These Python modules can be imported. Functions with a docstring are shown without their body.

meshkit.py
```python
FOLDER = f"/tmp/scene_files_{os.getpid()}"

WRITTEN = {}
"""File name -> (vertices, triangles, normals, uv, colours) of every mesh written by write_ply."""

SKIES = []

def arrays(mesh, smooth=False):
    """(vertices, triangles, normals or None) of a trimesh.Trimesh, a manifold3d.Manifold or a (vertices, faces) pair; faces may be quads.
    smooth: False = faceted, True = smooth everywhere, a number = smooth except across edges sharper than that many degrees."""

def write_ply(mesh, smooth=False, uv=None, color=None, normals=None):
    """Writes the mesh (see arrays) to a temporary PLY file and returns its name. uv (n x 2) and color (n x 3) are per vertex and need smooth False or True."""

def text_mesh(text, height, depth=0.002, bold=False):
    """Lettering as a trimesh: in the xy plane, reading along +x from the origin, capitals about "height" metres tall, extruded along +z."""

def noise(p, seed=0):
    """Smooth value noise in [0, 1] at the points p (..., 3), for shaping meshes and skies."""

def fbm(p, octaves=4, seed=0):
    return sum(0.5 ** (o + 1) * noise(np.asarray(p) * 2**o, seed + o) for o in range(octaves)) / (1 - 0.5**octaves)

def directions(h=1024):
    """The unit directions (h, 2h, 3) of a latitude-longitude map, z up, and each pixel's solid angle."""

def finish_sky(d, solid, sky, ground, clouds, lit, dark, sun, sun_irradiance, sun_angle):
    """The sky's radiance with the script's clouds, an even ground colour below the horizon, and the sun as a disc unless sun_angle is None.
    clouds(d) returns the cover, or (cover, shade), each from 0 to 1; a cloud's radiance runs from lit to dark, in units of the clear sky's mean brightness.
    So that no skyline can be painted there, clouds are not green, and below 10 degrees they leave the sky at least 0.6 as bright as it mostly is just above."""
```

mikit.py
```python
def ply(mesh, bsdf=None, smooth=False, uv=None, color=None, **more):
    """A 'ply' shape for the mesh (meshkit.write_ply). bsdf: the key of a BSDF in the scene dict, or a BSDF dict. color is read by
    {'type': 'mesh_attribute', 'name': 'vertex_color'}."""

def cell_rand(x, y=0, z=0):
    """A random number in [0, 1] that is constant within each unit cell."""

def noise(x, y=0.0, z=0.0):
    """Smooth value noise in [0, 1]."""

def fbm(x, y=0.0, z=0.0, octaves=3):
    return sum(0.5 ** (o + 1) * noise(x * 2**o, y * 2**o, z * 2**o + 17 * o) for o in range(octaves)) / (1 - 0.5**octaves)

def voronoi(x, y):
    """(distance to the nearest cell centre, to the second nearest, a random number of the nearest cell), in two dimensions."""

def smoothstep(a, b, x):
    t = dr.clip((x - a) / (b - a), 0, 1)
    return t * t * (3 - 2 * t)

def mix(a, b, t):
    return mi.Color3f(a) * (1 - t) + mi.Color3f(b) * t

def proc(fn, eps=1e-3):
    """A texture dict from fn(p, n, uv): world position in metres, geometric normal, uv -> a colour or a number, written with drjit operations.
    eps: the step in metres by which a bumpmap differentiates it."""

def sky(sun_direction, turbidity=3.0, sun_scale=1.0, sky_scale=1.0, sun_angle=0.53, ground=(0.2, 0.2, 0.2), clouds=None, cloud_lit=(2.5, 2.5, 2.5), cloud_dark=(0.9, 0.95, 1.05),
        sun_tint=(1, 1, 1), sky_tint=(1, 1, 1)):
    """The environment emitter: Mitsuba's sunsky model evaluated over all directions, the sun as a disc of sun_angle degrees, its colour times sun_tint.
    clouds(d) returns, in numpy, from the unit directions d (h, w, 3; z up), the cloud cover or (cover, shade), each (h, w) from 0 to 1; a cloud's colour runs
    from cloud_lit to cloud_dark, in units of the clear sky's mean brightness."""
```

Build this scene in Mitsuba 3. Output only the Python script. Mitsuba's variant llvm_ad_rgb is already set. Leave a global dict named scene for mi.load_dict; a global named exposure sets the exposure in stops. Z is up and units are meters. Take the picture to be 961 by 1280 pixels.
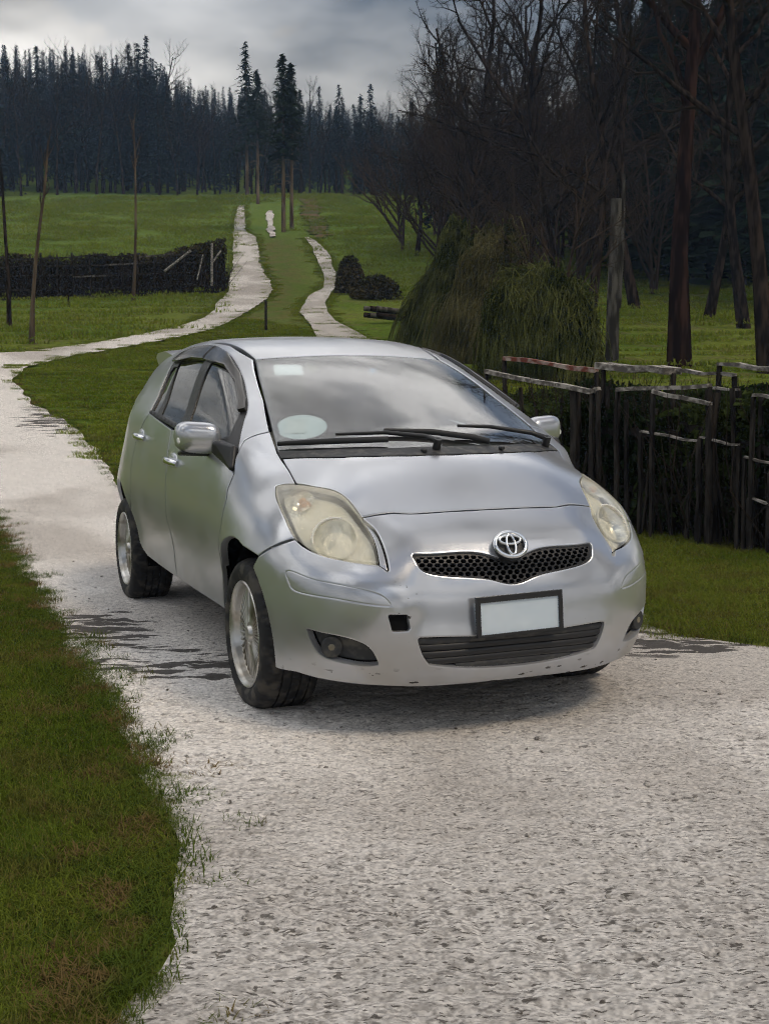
import math, random, os
import numpy as np, trimesh, manifold3d, shapely
import mitsuba as mi, drjit as dr
import mikit, meshkit
from mikit import noise, fbm, voronoi, cell_rand, smoothstep, mix
from mitsuba import ScalarTransform4f as T

random.seed(7); rng = np.random.default_rng(7)
scene, labels = {'type': 'scene'}, {}
exposure = 1.72

# ---- camera, sky ----
_cam = np.array([4.57517, -2.05413, 1.31880]); _yaw, _pitch = math.radians(157.7884), math.radians(-6.6812)
_dir = np.array([math.cos(_yaw) * math.cos(_pitch), math.sin(_yaw) * math.cos(_pitch), math.sin(_pitch)])
scene['camera'] = {'type': 'perspective', 'fov_axis': 'y', 'fov': 2 * math.degrees(math.atan(640 / 1558.516)), 'near_clip': .05, 'far_clip': 3000.0,
    'to_world': T().look_at(origin=_cam.tolist(), target=(_cam + _dir).tolist(), up=[0, 0, 1])}
def _clouds(d):
    z = np.maximum(d[..., 2], .02)
    P = np.stack([d[..., 0] / (z + .16), d[..., 1] / (z + .16), 0 * z], -1)
    n = meshkit.fbm(P * 1.9 + 9.1, 6, 3)
    m = meshkit.fbm(P * np.array([2.3, 1.9, 1]) + 11.0, 6, 9)
    cover = .12 + .88 * np.clip((n - .40) / .12, 0, 1)
    el = np.degrees(np.arcsin(np.clip(d[..., 2], -1, 1)))
    low = np.exp(-((el - 11.3) / 3.0) ** 2)                    # a paler band above the hills
    up = np.clip((el - 14) / 30, 0, 1)                       # an overcast sky is brightest overhead
    shade = np.clip(.955 - .50 * up + (1.5 * (.45 + up) + .5 + 1.1 * up) * (m - .5) - .25 * low * (.3 + 1.4 * n), 0, 1)
    return np.maximum(cover, np.clip(1.5 - el / 22, 0, 1)), shade
scene['sky'] = mikit.sky((.62, .30, .95), turbidity=3, sun_scale=.22, sun_angle=16, sky_scale=.9, clouds=_clouds, cloud_lit=(6.8, 6.8, 6.9), cloud_dark=(.50, .53, .58), ground=(.12, .13, .10))

# ---- helpers ----
def tag(key, label=None, category=None, group=None, kind=None):
    d = labels.setdefault(key, {})
    for k, v in (('label', label), ('category', category), ('group', group), ('kind', kind)):
        if v: d[k] = v
_used = {}
def num(key):
    n = _used.get(key, -1) + 1; _used[key] = n
    return key if n == 0 else f'{key}_{n:03d}'
def put(key, mesh, bsdf, smooth=False, **more):
    key = num(key); scene[key] = mikit.ply(mesh, bsdf, smooth=smooth, **more); return key
def puts(key, v, f, n, bsdf, **more):
    key = num(key)
    scene[key] = {'type': 'ply', 'filename': meshkit.write_ply((v, f), normals=n), 'face_normals': False, 'bsdf': {'type': 'ref', 'id': bsdf}, **more}
    return key
def cat(ms): return trimesh.util.concatenate([m for m in ms if m is not None])
def M(v, f): return trimesh.Trimesh(np.asarray(v, float), np.asarray(f, int), process=False)
def box(size, at=(0, 0, 0), rot=None):
    m = trimesh.creation.box(size)
    if rot is not None: m.apply_transform(rot)
    m.apply_translation(at); return m
def frame(d):
    d = np.asarray(d, float); d = d / np.linalg.norm(d)
    a = np.cross(d, [0, 0, 1.0] if abs(d[2]) < .9 else [1.0, 0, 0]); a /= np.linalg.norm(a)
    return a, np.cross(d, a)
def tube(pts, rad, k=8, cap=True, flat=1.0):
    pts = np.asarray(pts, float); n = len(pts); rad = np.broadcast_to(rad, (n,))
    t = np.gradient(pts, axis=0); a, b = frame(t[0]); V = []
    ang = np.arange(k) / k * 2 * np.pi
    for i in range(n):
        d = t[i] / max(np.linalg.norm(t[i]), 1e-9)
        a = a - d * (a @ d); a /= np.linalg.norm(a); b = np.cross(d, a)
        V.append(pts[i] + rad[i] * (np.cos(ang)[:, None] * a + flat * np.sin(ang)[:, None] * b))
    V = np.vstack(V); F = []
    for i in range(n - 1):
        for j in range(k):
            p, q = i * k + j, i * k + (j + 1) % k
            F += [(p, q, q + k), (p, q + k, p + k)]
    if cap:
        for e, base in ((0, 0), (1, (n - 1) * k)):
            for j in range(1, k - 1): F.append((base, base + j + 1, base + j) if e == 0 else (base, base + j, base + j + 1))
    return M(V, F)
def hull(pts_r, sub=1):
    ms = []
    for p, r in pts_r:
        s = trimesh.creation.icosphere(sub, r); ms.append(s.vertices + np.asarray(p))
    return trimesh.Trimesh(np.vstack(ms)).convex_hull
def rbox(size, r, at=(0, 0, 0), rot=None, sub=2):
    s = np.array(size) / 2 - r
    m = hull([(np.array([a, b, c]) * s, r) for a in (-1, 1) for b in (-1, 1) for c in (-1, 1)], sub)
    if rot is not None: m.apply_transform(rot)
    m.apply_translation(at); return m
def rotm(deg, axis, p=(0, 0, 0)): return trimesh.transformations.rotation_matrix(math.radians(deg), axis, p)
def mirror(m):
    m = m.copy(); m.vertices[:, 1] *= -1; m.faces = m.faces[:, ::-1]; return m

# ---- materials ----
def bsdf(key, d): scene[key] = d
def rgb(*c): return {'type': 'rgb', 'value': list(c)}
def two(d): return {'type': 'twosided', 'bsdf': d}
def simple(key, c, rough=.6, spec=.5, metal=0.0, **k):
    bsdf(key, two({'type': 'principled', 'base_color': rgb(*c) if isinstance(c, tuple) else c, 'roughness': rough, 'specular': spec, 'metallic': metal, **k}))

# ---- car body: one implicit surface that every panel is cut from ----
from scipy.interpolate import CubicSpline, PchipInterpolator
from scipy.ndimage import map_coordinates, spline_filter
from scipy.spatial import cKDTree, Delaunay
import shapely
from shapely.geometry import Polygon as SPoly, Point as SPoint, LineString

def sstep(a, b, x):
    t = np.clip((x - a) / (b - a), 0, 1)
    return t * t * (3 - 2 * t)
def smax(a, b, k):
    h = np.maximum(k - np.abs(a - b), 0) / k
    return np.maximum(a, b) + h * h * k / 4
def smin(a, b, k): return -smax(-a, -b, k)

PLAN = np.array([(.785,0),(.780,.2),(.755,.37),(.690,.535),(.575,.664),(.43,.742),(.27,.785),(.12,.801),(-.05,.805),(-.5,.808),(-1.2,.815),(-1.9,.812),(-2.42,.802),(-2.74,.745),(-2.90,.60),(-2.98,.40),(-3.0,0)])
def _plan():
    full = np.vstack([PLAN, PLAN[-2:0:-1] * [1, -1], PLAN[:1]])
    t = np.r_[0, np.cumsum(np.sqrt(np.linalg.norm(np.diff(full, axis=0), axis=1)))]
    cs = CubicSpline(t, full, bc_type='periodic')
    return cs(np.linspace(0, t[-1], 4001))[:-1]
PL = _plan()
SG0, SGD = np.array([-3.4, 0.0]), .01
def _sdgrid():
    xs, ys = np.arange(SG0[0], 1.2, SGD), np.arange(0, 1.25, SGD)
    X, Y = np.meshgrid(xs, ys, indexing='ij')
    q = np.c_[X.ravel(), Y.ravel()]
    d, i = cKDTree(PL).query(q)
    tang = np.roll(PL, -1, 0) - np.roll(PL, 1, 0)
    tang /= np.linalg.norm(tang, axis=1)[:, None]
    nrm = np.c_[tang[:, 1], -tang[:, 0]]
    w = q - PL[i]
    along = (w * tang[i]).sum(1); across = (w * nrm[i]).sum(1)
    return spline_filter((np.sign(across) * np.sqrt(np.maximum(d**2 - along**2, 0))).reshape(X.shape), order=3)
SDG = _sdgrid()
def sd2(x, y):
    return map_coordinates(SDG, [(x - SG0[0]) / SGD, np.abs(y) / SGD], order=3, prefilter=False, mode='nearest')
def prof(pts):
    p = np.array(pts); return PchipInterpolator(p[:, 0], p[:, 1], extrapolate=True)
I_DOOR = prof([(.10,.14),(.16,.125),(.22,.085),(.30,.068),(.38,.058),(.46,.048),(.55,.026),(.64,.004),(.72,.004),(.80,.018),(.88,.042),(.95,.075),(1.05,.15),(1.2,.3)])
I_FEND = prof([(.10,.08),(.22,.03),(.35,.012),(.5,.002),(.62,0),(.68,.008),(.74,.022),(.80,.050),(.86,.088),(.92,.14),(1.0,.23),(1.2,.6)])
I_FRON = prof([(.10,.16),(.17,.085),(.21,.045),(.26,.018),(.33,.004),(.40,0),(.48,.002),(.55,.012),(.60,.026),(.65,.040),(.70,.062),(.75,.11),(.80,.19),(.90,.4),(1.2,1.0)])
I_CORN = prof([(.10,.15),(.17,.09),(.21,.06),(.26,.035),(.33,.012),(.42,0),(.50,.0),(.58,.008),(.64,.035),(.70,.082),(.76,.145),(.82,.215),(.90,.34),(1.2,.8)])
I_REAR = prof([(.10,.14),(.2,.10),(.3,.06),(.5,.01),(.7,.02),(.85,.075),(1.0,.15),(1.2,.3)])
Hc = PchipInterpolator([-3.2,-2.0,-1.2,-.5,-.2,0,.15,.35,.55,.66,.74,.80,1.0], [1.17,1.125,1.055,.99,.985,1.02,.992,.915,.815,.752,.700,.655,.49])
# hood centre line; behind the cowl it becomes the shoulder under the side windows
Hc = CubicSpline([-3.2,-2.2,-1.2,-.6,-.25,0,.15,.35,.55,.66,.74,.80,1.0], [1.12,1.10,1.06,1.01,.985,1.003,.985,.912,.815,.752,.700,.655,.49])
Rc = CubicSpline([-3.1,-2.75,-2.3,-1.8,-1.4,-1.0,-.75,-.5,0.1], [1.32,1.39,1.445,1.468,1.463,1.425,1.372,1.29,1.02])
def hoodz(x, y):
    ay = np.abs(y)
    z = Hc(np.clip(x, -3.2, 1.0)) - .20 * y * y * sstep(-.40, -.12, x)
    fold = sstep(-.1, .25, x) * (1 - sstep(.68, .8, x))
    yc = .40 - .10 * (x - .1)                      # soft fold that runs from the cowl down to the grille corner
    z = z + fold * .010 * (1 - sstep(0, .10, np.abs(ay - yc))) 
    return z
def Fbody(P):
    x, y, z = P[:, 0], P[:, 1], P[:, 2]
    ay = np.abs(y)
    d2 = sd2(x, y)
    zb = .95 + .09 * np.clip(-.2 - x, 0, 2.2)
    zz = np.where(z > .6, .6 + (z - .6) * .35 / (zb - .6), z)
    wfr = sstep(.72, .765, x + 0 * ay) * 0 + (1 - sstep(.30, .52, ay)) * sstep(.2, .5, x)
    wco = sstep(.30, .60, x) * (1 - wfr)
    wfe = sstep(-.30, .10, x) * (1 - wfr - wco)
    wre = sstep(-2.2, -2.9, x)
    wdo = np.clip(1 - wfr - wco - wfe - wre, 0, 1)
    ins = wfr * I_FRON(np.clip(z, .1, 1.2)) + wco * I_CORN(np.clip(z, .1, 1.2)) + wfe * I_FEND(np.clip(z, .1, 1.2)) + wdo * I_DOOR(np.clip(zz, .1, 1.2)) + wre * I_REAR(np.clip(z, .1, 1.2))
    side = d2 + ins
    yc = .385 + .02 * np.clip((.6 - z) / .2, -1, 1)      # the nose between the two creases lies a little deeper
    side = side + .016 * sstep(.37, .46, z) * (1 - sstep(.585, .66, z)) * sstep(-.012, .055, yc - ay) * sstep(.5, .6, x)
    # wheel-arch flares
    for xc in (0.0, -2.46):
        r = np.hypot(x - xc, z - .295)
        side = side - .008 * np.exp(-((r - .37) / .055) ** 2) * (ay > .4)
    hood = (z - hoodz(x, y)) * .90
    tub = smax(side, hood, .07 + .10 * sstep(-.3, .2, x))
    zw = np.maximum(z, .96)
    wsx = .155 - 2.36 * (zw - .985) - .6 * (zw - .985) * (zw - 1.36) - .59 * y * y
    ws = (x - wsx) * .385
    tg = np.clip((z - zb) / (1.43 - zb), -.05, 1.4)
    sg = (ay - (.740 - .195 * tg - .03 * tg * (tg - 1) - .10 * sstep(-1.7, -2.9, x))) * .91
    roof = (z - (Rc(np.clip(x, -3.1, .1)) - .10 * y * y)) * .97
    hatch = (-x - (2.93 - .42 * (z - .95) - 0.5 * y * y)) * .9
    gh = smax(smax(ws, sg, .07), roof, .12)
    gh = np.maximum(smax(gh, hatch, .12), .86 - z)
    F = smin(tub, gh, .08)
    return smax(F, .20 + .065 * sstep(.36, .2, x) - z, .03)
def Fgrad(P, F=None, e=2e-3):
    F = F or Fbody
    g = np.stack([F(P + e * np.eye(3)[k]) - F(P - e * np.eye(3)[k]) for k in range(3)], 1)
    return g / np.maximum(np.linalg.norm(g, axis=1), 1e-9)[:, None]

# ---- terrain ----
CAM = np.array([4.57517, -2.05413, 1.31880]); YAW = math.radians(157.7884); PITCH = math.radians(-6.6812); FPX = 1558.516   # focal length in pixels of a 961 x 1280 frame
FWD = np.array([math.cos(YAW), math.sin(YAW)]); RGT = np.array([math.sin(YAW), -math.cos(YAW)])
_S = PchipInterpolator([-40, 0, 8.5, 10.5, 13, 16, 20, 28, 36, 43, 68, 115, 140, 170, 200, 260, 420], [0, 0, 0, .02, .13, .37, .78, 1.63, 2.62, 3.65, 7.98, 16.3, 20.6, 27.2, 34, 45, 58])
def ground(x, y):
    x, y = np.asarray(x, float), np.asarray(y, float)
    s = (x - CAM[0]) * FWD[0] + (y - CAM[1]) * FWD[1]
    l = (x - CAM[0]) * RGT[0] + (y - CAM[1]) * RGT[1]
    z = _S(np.clip(s, -40, 420))
    far = np.clip((s - 120) / 80, 0, 1)
    z = z + far * (8 * np.clip((-l) / 60, -.6, 1.2))
    P = np.stack([x, y, 0 * x], -1)
    amp = np.clip((s - 9) / 25, 0, 1) 
    return z + amp * .5 * (meshkit.fbm(P * .07, 3, 5) - .5) + np.clip((s-30)/60,0,1) * 1.0 * (meshkit.fbm(P * .03, 2, 8) - .5)

# ---- ground, track, grass ----
def _grid():
    s = np.concatenate([np.arange(-12, 14, .35), 14 * np.exp(np.linspace(0, math.log(420 / 14), 150))])
    l = np.sinh(np.linspace(-5.6, 5.6, 220)) * 1.35
    S, L = np.meshgrid(s, l, indexing='ij')
    X, Y = CAM[0] + FWD[0] * S + RGT[0] * L, CAM[1] + FWD[1] * S + RGT[1] * L
    n, m = S.shape
    i = (np.arange(n - 1)[:, None] * m + np.arange(m - 1)).ravel()
    F = np.vstack([np.c_[i, i + 1, i + m], np.c_[i + 1, i + m + 1, i + m]])
    return M(np.c_[X.ravel(), Y.ravel(), ground(X, Y).ravel()], F[:, ::-1])
def _soil(p, n, uv):
    a = fbm(p.x * .35, p.y * .35, 0, 4); b = fbm(p.x * 2.1, p.y * 2.1, 3, 3); c = noise(p.x * 14, p.y * 14)
    far = smoothstep(-20, -60, p.x)
    g = mix((.088, .130, .020), (.130, .158, .030), smoothstep(.35, .65, a))
    g = mix(g, (.12, .105, .045), smoothstep(.54, .72, b + .25 * (a - .5)) * (.6 - .35 * far))
    g = mix(g, mix((.095, .160, .034), (.130, .180, .044), smoothstep(.3, .7, fbm(p.x * .06, p.y * .06, 4, 3))), far * .7)
    t = (p.x + 24.5) * -.947 + (p.y - 6.0) * .3215; e = dr.abs((p.x + 24.5) * -.3215 - (p.y - 6.0) * .947 + 1.0 * (a - .5))
    worn = smoothstep(-2, 3, t) * smoothstep(44, 34, t) * smoothstep(2.6, .6, e)
    g = mix(g, mix((.115, .105, .042), (.085, .115, .030), smoothstep(.35, .6, b)), worn * .85)
    return g * (.75 + .5 * c)
bsdf('grass_ground', two({'type': 'diffuse', 'reflectance': mikit.proc(_soil)}))
def _track(p, n, uv):
    l = p.x * RGT[0] + p.y * RGT[1]; s = p.x * FWD[0] + p.y * FWD[1]
    big = fbm(p.x * .55 + 5, p.y * .8, 1, 4)
    str_ = fbm(l * 3.0, s * 10.0, 2, 4); fine = fbm(l * 62, s * 125, 5, 4); grit = noise(l * 140, s * 180, 3)
    near = smoothstep(.4, 2.6, p.x)
    c = mix((.47, .435, .395), (.70, .665, .62), smoothstep(.35, .62, big))
    mott = fbm(l * 70, s * 140, 5, 4)
    c = mix(c, (.23, .21, .19), smoothstep(.40, .72, mott) * (.42 + .34 * near) * (.55 + .45 * smoothstep(.35, .6, str_)))
    fleck = fbm(l * 52, s * 150, 8, 4)
    c = mix(c, (.075, .065, .055), smoothstep(.63, .73, fleck) * (.60 + .30 * near))
    c = mix(c, (.12, .11, .10), smoothstep(.50, .85, fine) * (.20 + .30 * near))
    c = c * (.72 + .56 * grit) * (1 - .25 * near) * (1 - .22 * smoothstep(-16, -34, p.x))
    def stain(cx, cy, lx, ly, th):
        d = dr.sqrt(dr.square((p.x - cx) / lx) + dr.square((p.y - cy) / ly))
        return smoothstep(.02, .08, fbm(l * 4.5, s * 19.0, th, 5) - .40 - .20 * d * d) * smoothstep(1.5, 1.0, d)
    mud = dr.maximum(stain(-.80, -.92, .34, .42, 3.0), dr.maximum(stain(-.66, -.55, .30, .40, 7.0), dr.maximum(stain(-.30, 1.45, .26, .45, 9.0), dr.maximum(stain(-13.3, .15, 1.4, .4, 4.0), stain(-1.6, -1.05, .5, .25, 12.0)))))
    c = mix(c, (.035, .030, .026), mud * .92)
    return c
bsdf('track_surface', two({'type': 'bumpmap', 'scale': 1.0, 'relief': mikit.proc(lambda p, n, uv: .008 * fbm(p.x * 34, p.y * 34, 1, 3) + .003 * noise(p.x * 150, p.y * 150, 2), eps=2e-3),
    'bsdf': {'type': 'principled', 'base_color': mikit.proc(_track), 'roughness': .82, 'specular': .35}}))
put('ground', _grid(), 'grass_ground', smooth=True); tag('ground', kind='structure')

def spl(pts, n=12, closed=False):
    p = np.array(pts, float); t = np.r_[0, np.cumsum(np.sqrt(np.linalg.norm(np.diff(p, axis=0), axis=1)))]
    return PchipInterpolator(t, p, axis=0)(np.linspace(0, t[-1], n * (len(p) - 1) + 1))
EDGE_L = spl([(9, -2.4), (5, -2.05), (2.8, -1.80), (2.17, -1.65), (1.84, -1.53), (1.59, -1.46), (1.29, -1.37), (.75, -1.29), (.19, -1.29), (-.38, -1.25), (-1.7, -1.26), (-3.5, -1.27), (-5.3, -1.2), (-9, -1.3), (-13, -1.7), (-17.5, -2.2), (-21.5, -1.4), (-23.25, .48)])
EDGE_O = spl([(-23.25, .48), (-24.27, 2.31), (-27.08, 4.74), (-29.84, 6.46), (-36.21, 8.85), (-46.93, 12.08), (-63.66, 16.84), (-76, 20.3), (-91, 24.8)])
EDGE_I = spl([(-91, 25.25), (-76, 21.0), (-66, 18.3), (-63, 17.78), (-56, 15.9), (-49.4, 14.04), (-38.53, 11.23), (-30.09, 7.68), (-26.85, 6.02), (-24.45, 4.17), (-22.12, 1.82), (-19.73, .58), (-17.93, .24), (-15.2, .19), (-13.0, .42), (-10.2, .38), (-9.0, .30), (-8.03, .21), (-7.0, .6), (-5.6, 1.55), (-3.8, 2.05), (-2.2, 1.95), (-1.03, 1.73), (-.55, 1.55), (-.33, 1.62), (-.07, 1.8), (1.0, 2.3), (3, 2.9), (9, 3.4)])
def rough_edge(p, amp, seed, freq=1.6):
    n = np.gradient(p, axis=0); n = np.c_[-n[:, 1], n[:, 0]] / np.maximum(np.linalg.norm(n, axis=1), 1e-6)[:, None]
    q = np.c_[p, np.zeros(len(p))]
    return p + n * (amp * (meshkit.fbm(q * freq, 4, seed) - .5) * 2)[:, None]
def dense(p, h):
    ls = LineString(p); return np.array([ls.interpolate(d).coords[0] for d in np.arange(0, ls.length, h)])
TRACK = SPoly(np.vstack([rough_edge(dense(EDGE_L, .12), .13, 1), rough_edge(dense(EDGE_O, .4), .16, 2, .35), rough_edge(dense(EDGE_I, .12), .13, 3)])).buffer(0)
if TRACK.geom_type != 'Polygon': TRACK = max(TRACK.geoms, key=lambda g: g.area)
def sheet(poly, lift, hnear=.02, relief=0.0):
    """a conforming sheet whose mesh gets coarser away from the camera"""
    pts = [np.array(LineString(poly.exterior.coords).segmentize(.15).coords)[:-1]]
    x0, y0, x1, y1 = poly.bounds
    for h, lo, hi in ((hnear, 0, 5.2), (.045, 5.2, 9), (.12, 9, 16), (.35, 16, 34), (1.0, 34, 200)):
        q = CAM[:2]; a, b, c, d = max(x0, q[0] - hi), min(x1, q[0] + hi), max(y0, q[1] - hi), min(y1, q[1] + hi)
        if a >= b or c >= d: continue
        X, Y = np.meshgrid(np.arange(a, b, h), np.arange(c, d, h)); g = np.c_[X.ravel(), Y.ravel()] 
        v = g - q; s = v @ FWD; l = v @ RGT; r = np.hypot(s, l)
        ok = (r >= lo) & (r < hi) & ((np.abs(l) < .36 * np.abs(s) + .5) & (s > 1.2) | (np.random.default_rng(3).random(len(g)) < min(1, (h / .16) ** 2)))
        g = g[ok] + (np.random.default_rng(5).random((ok.sum(), 2)) - .5) * h * .5
        pts.append(g[shapely.contains_xy(poly.buffer(-.02), g[:, 0], g[:, 1])])
    p = np.vstack(pts); tri = Delaunay(p).simplices; c = p[tri].mean(1)
    tri = tri[shapely.contains_xy(poly, c[:, 0], c[:, 1])]
    s = (p - CAM[:2]) @ FWD
    z = ground(p[:, 0], p[:, 1]) + lift + np.clip((s - 9) / 30, 0, 1) * .05
    if relief:
        l = p @ RGT; q = np.c_[l, s, 0 * s]
        fade = np.clip(1.2 - s / 12, .0, 1) * sstep(.0, .16, cKDTree(np.array(LineString(poly.exterior.coords).segmentize(.03).coords)).query(p)[0])
        k = meshkit.fbm(q * np.array([16, 34, 1]), 3, 4); k2 = meshkit.fbm(q * np.array([2.2, 4.5, 1]), 3, 6)
        z = z + relief * fade * (np.clip((k - .36) * 3.2, -.6, 1) + 1.2 * (k2 - .5))
    f = tri; e1, e2 = p[f[:, 1]] - p[f[:, 0]], p[f[:, 2]] - p[f[:, 0]]; nz = e1[:, 0] * e2[:, 1] - e1[:, 1] * e2[:, 0]; f = np.where((nz < 0)[:, None], f[:, ::-1], f)
    return M(np.c_[p, z], f)
put('track', sheet(TRACK, .014, .0125, .010), 'track_surface', smooth=True); tag('track', kind='structure')
P2L = np.array([(-60.66, 19.93), (-51.57, 17.37), (-45.23, 15.49), (-38.68, 13.21), (-35.96, 11.71), (-30.96, 9.81), (-26.83, 8.67), (-24.61, 7.99), (-20, 6.6)]); P2R = np.array([(-60.54, 20.25), (-51.27, 17.87), (-44.96, 15.95), (-37.56, 13.2), (-31.93, 10.9), (-27.55, 9.6), (-24.28, 9.04), (-19, 8.2)])
put('footpath', sheet(SPoly(np.vstack([rough_edge(dense(spl(P2L), .3), .14, 5, .3), rough_edge(dense(spl(P2R), .3), .14, 6, .3)[::-1]])).buffer(0), .02), 'track_surface', smooth=True); tag('footpath', kind='structure')
put('footpath', sheet(SPoly(np.vstack([rough_edge(dense([(-84.3, 25.0), (-75, 22.2), (-61.5, 18.15)], .4), .2, 7, .5), rough_edge(dense([(-61.9, 18.6), (-75, 22.7), (-84.2, 25.4)], .4), .2, 8, .5)])).buffer(0), .04), 'track_surface'); tag('footpath_001', kind='structure')
def _dirt(p, n, uv):
    a = fbm(p.x * .7, p.y * .7, 0, 4); return mix((.13, .095, .055), (.07, .085, .03), smoothstep(.4, .6, a))
bsdf('dirt', two({'type': 'diffuse', 'reflectance': mikit.proc(_dirt)}))
put('dirt_path', sheet(SPoly(np.vstack([rough_edge(dense([(-97, 31.6), (-97, 33.2), (-89.7, 30.9), (-72, 25.2), (-60, 21.0)], .3), .7, 9), rough_edge(dense([(-60, 20.2), (-72, 23.9), (-90, 29.6)], .3), .7, 10)])).buffer(0), .03), 'dirt'); tag('dirt_path', kind='structure')

# grass: one clump mesh, placed many times
def _blades(n, size, hmin, hmax, seed, width=.004, lean=.5):
    r = np.random.default_rng(seed); V, F = [], []
    x, y = (r.random(n) - .5) * size, (r.random(n) - .5) * size
    h = hmin + (hmax - hmin) * r.random(n) ** 1.4; a = r.random(n) * 6.283; ln = lean * (.3 + r.random(n)); w = width * (.6 + .8 * r.random(n))
    dx, dy = np.cos(a), np.sin(a)
    for t, ww in ((0, 1.0), (.45, .9), (.8, .55)):
        cx, cy, cz = x + dx * ln * h * t * t, y + dy * ln * h * t * t, h * t * (1 - .25 * ln * t)
        V.append(np.stack([cx - dy * w * ww, cy + dx * w * ww, cz], 1)); V.append(np.stack([cx + dy * w * ww, cy - dx * w * ww, cz], 1))
    V.append(np.stack([x + dx * ln * h, y + dy * ln * h, h * (1 - .25 * ln)], 1))
    V = np.stack(V, 1); k = np.arange(n)[:, None] * 7
    for q in ((0, 1, 3), (0, 3, 2), (2, 3, 5), (2, 5, 4), (4, 5, 6)): F.append(k + np.array(q))
    return M(V.reshape(-1, 3), np.vstack(F))
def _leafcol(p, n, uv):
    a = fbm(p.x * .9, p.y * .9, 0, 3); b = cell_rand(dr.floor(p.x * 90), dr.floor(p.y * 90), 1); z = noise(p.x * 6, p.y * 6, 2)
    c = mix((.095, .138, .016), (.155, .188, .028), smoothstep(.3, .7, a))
    c = mix(c, mix((.140, .200, .018), (.200, .245, .030), smoothstep(.3, .7, a)), smoothstep(-6.5, -10, p.x) * .9)  # lighter mix behind the car: brighter light put into the blade colour
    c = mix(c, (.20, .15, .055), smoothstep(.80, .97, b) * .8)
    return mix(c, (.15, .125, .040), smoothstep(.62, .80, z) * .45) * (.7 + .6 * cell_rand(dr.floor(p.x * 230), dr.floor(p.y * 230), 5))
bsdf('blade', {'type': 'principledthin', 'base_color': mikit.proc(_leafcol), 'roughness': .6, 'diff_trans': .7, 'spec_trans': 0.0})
scene['grass_patch_long'] = {'type': 'shapegroup', 'blades': mikit.ply(_blades(950, .34, .008, .042, 1, .0013, 1.0), 'blade')}
scene['grass_patch_far'] = {'type': 'shapegroup', 'blades': mikit.ply(_blades(420, .6, .015, .055, 2, .006, .9), 'blade')}
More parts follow.
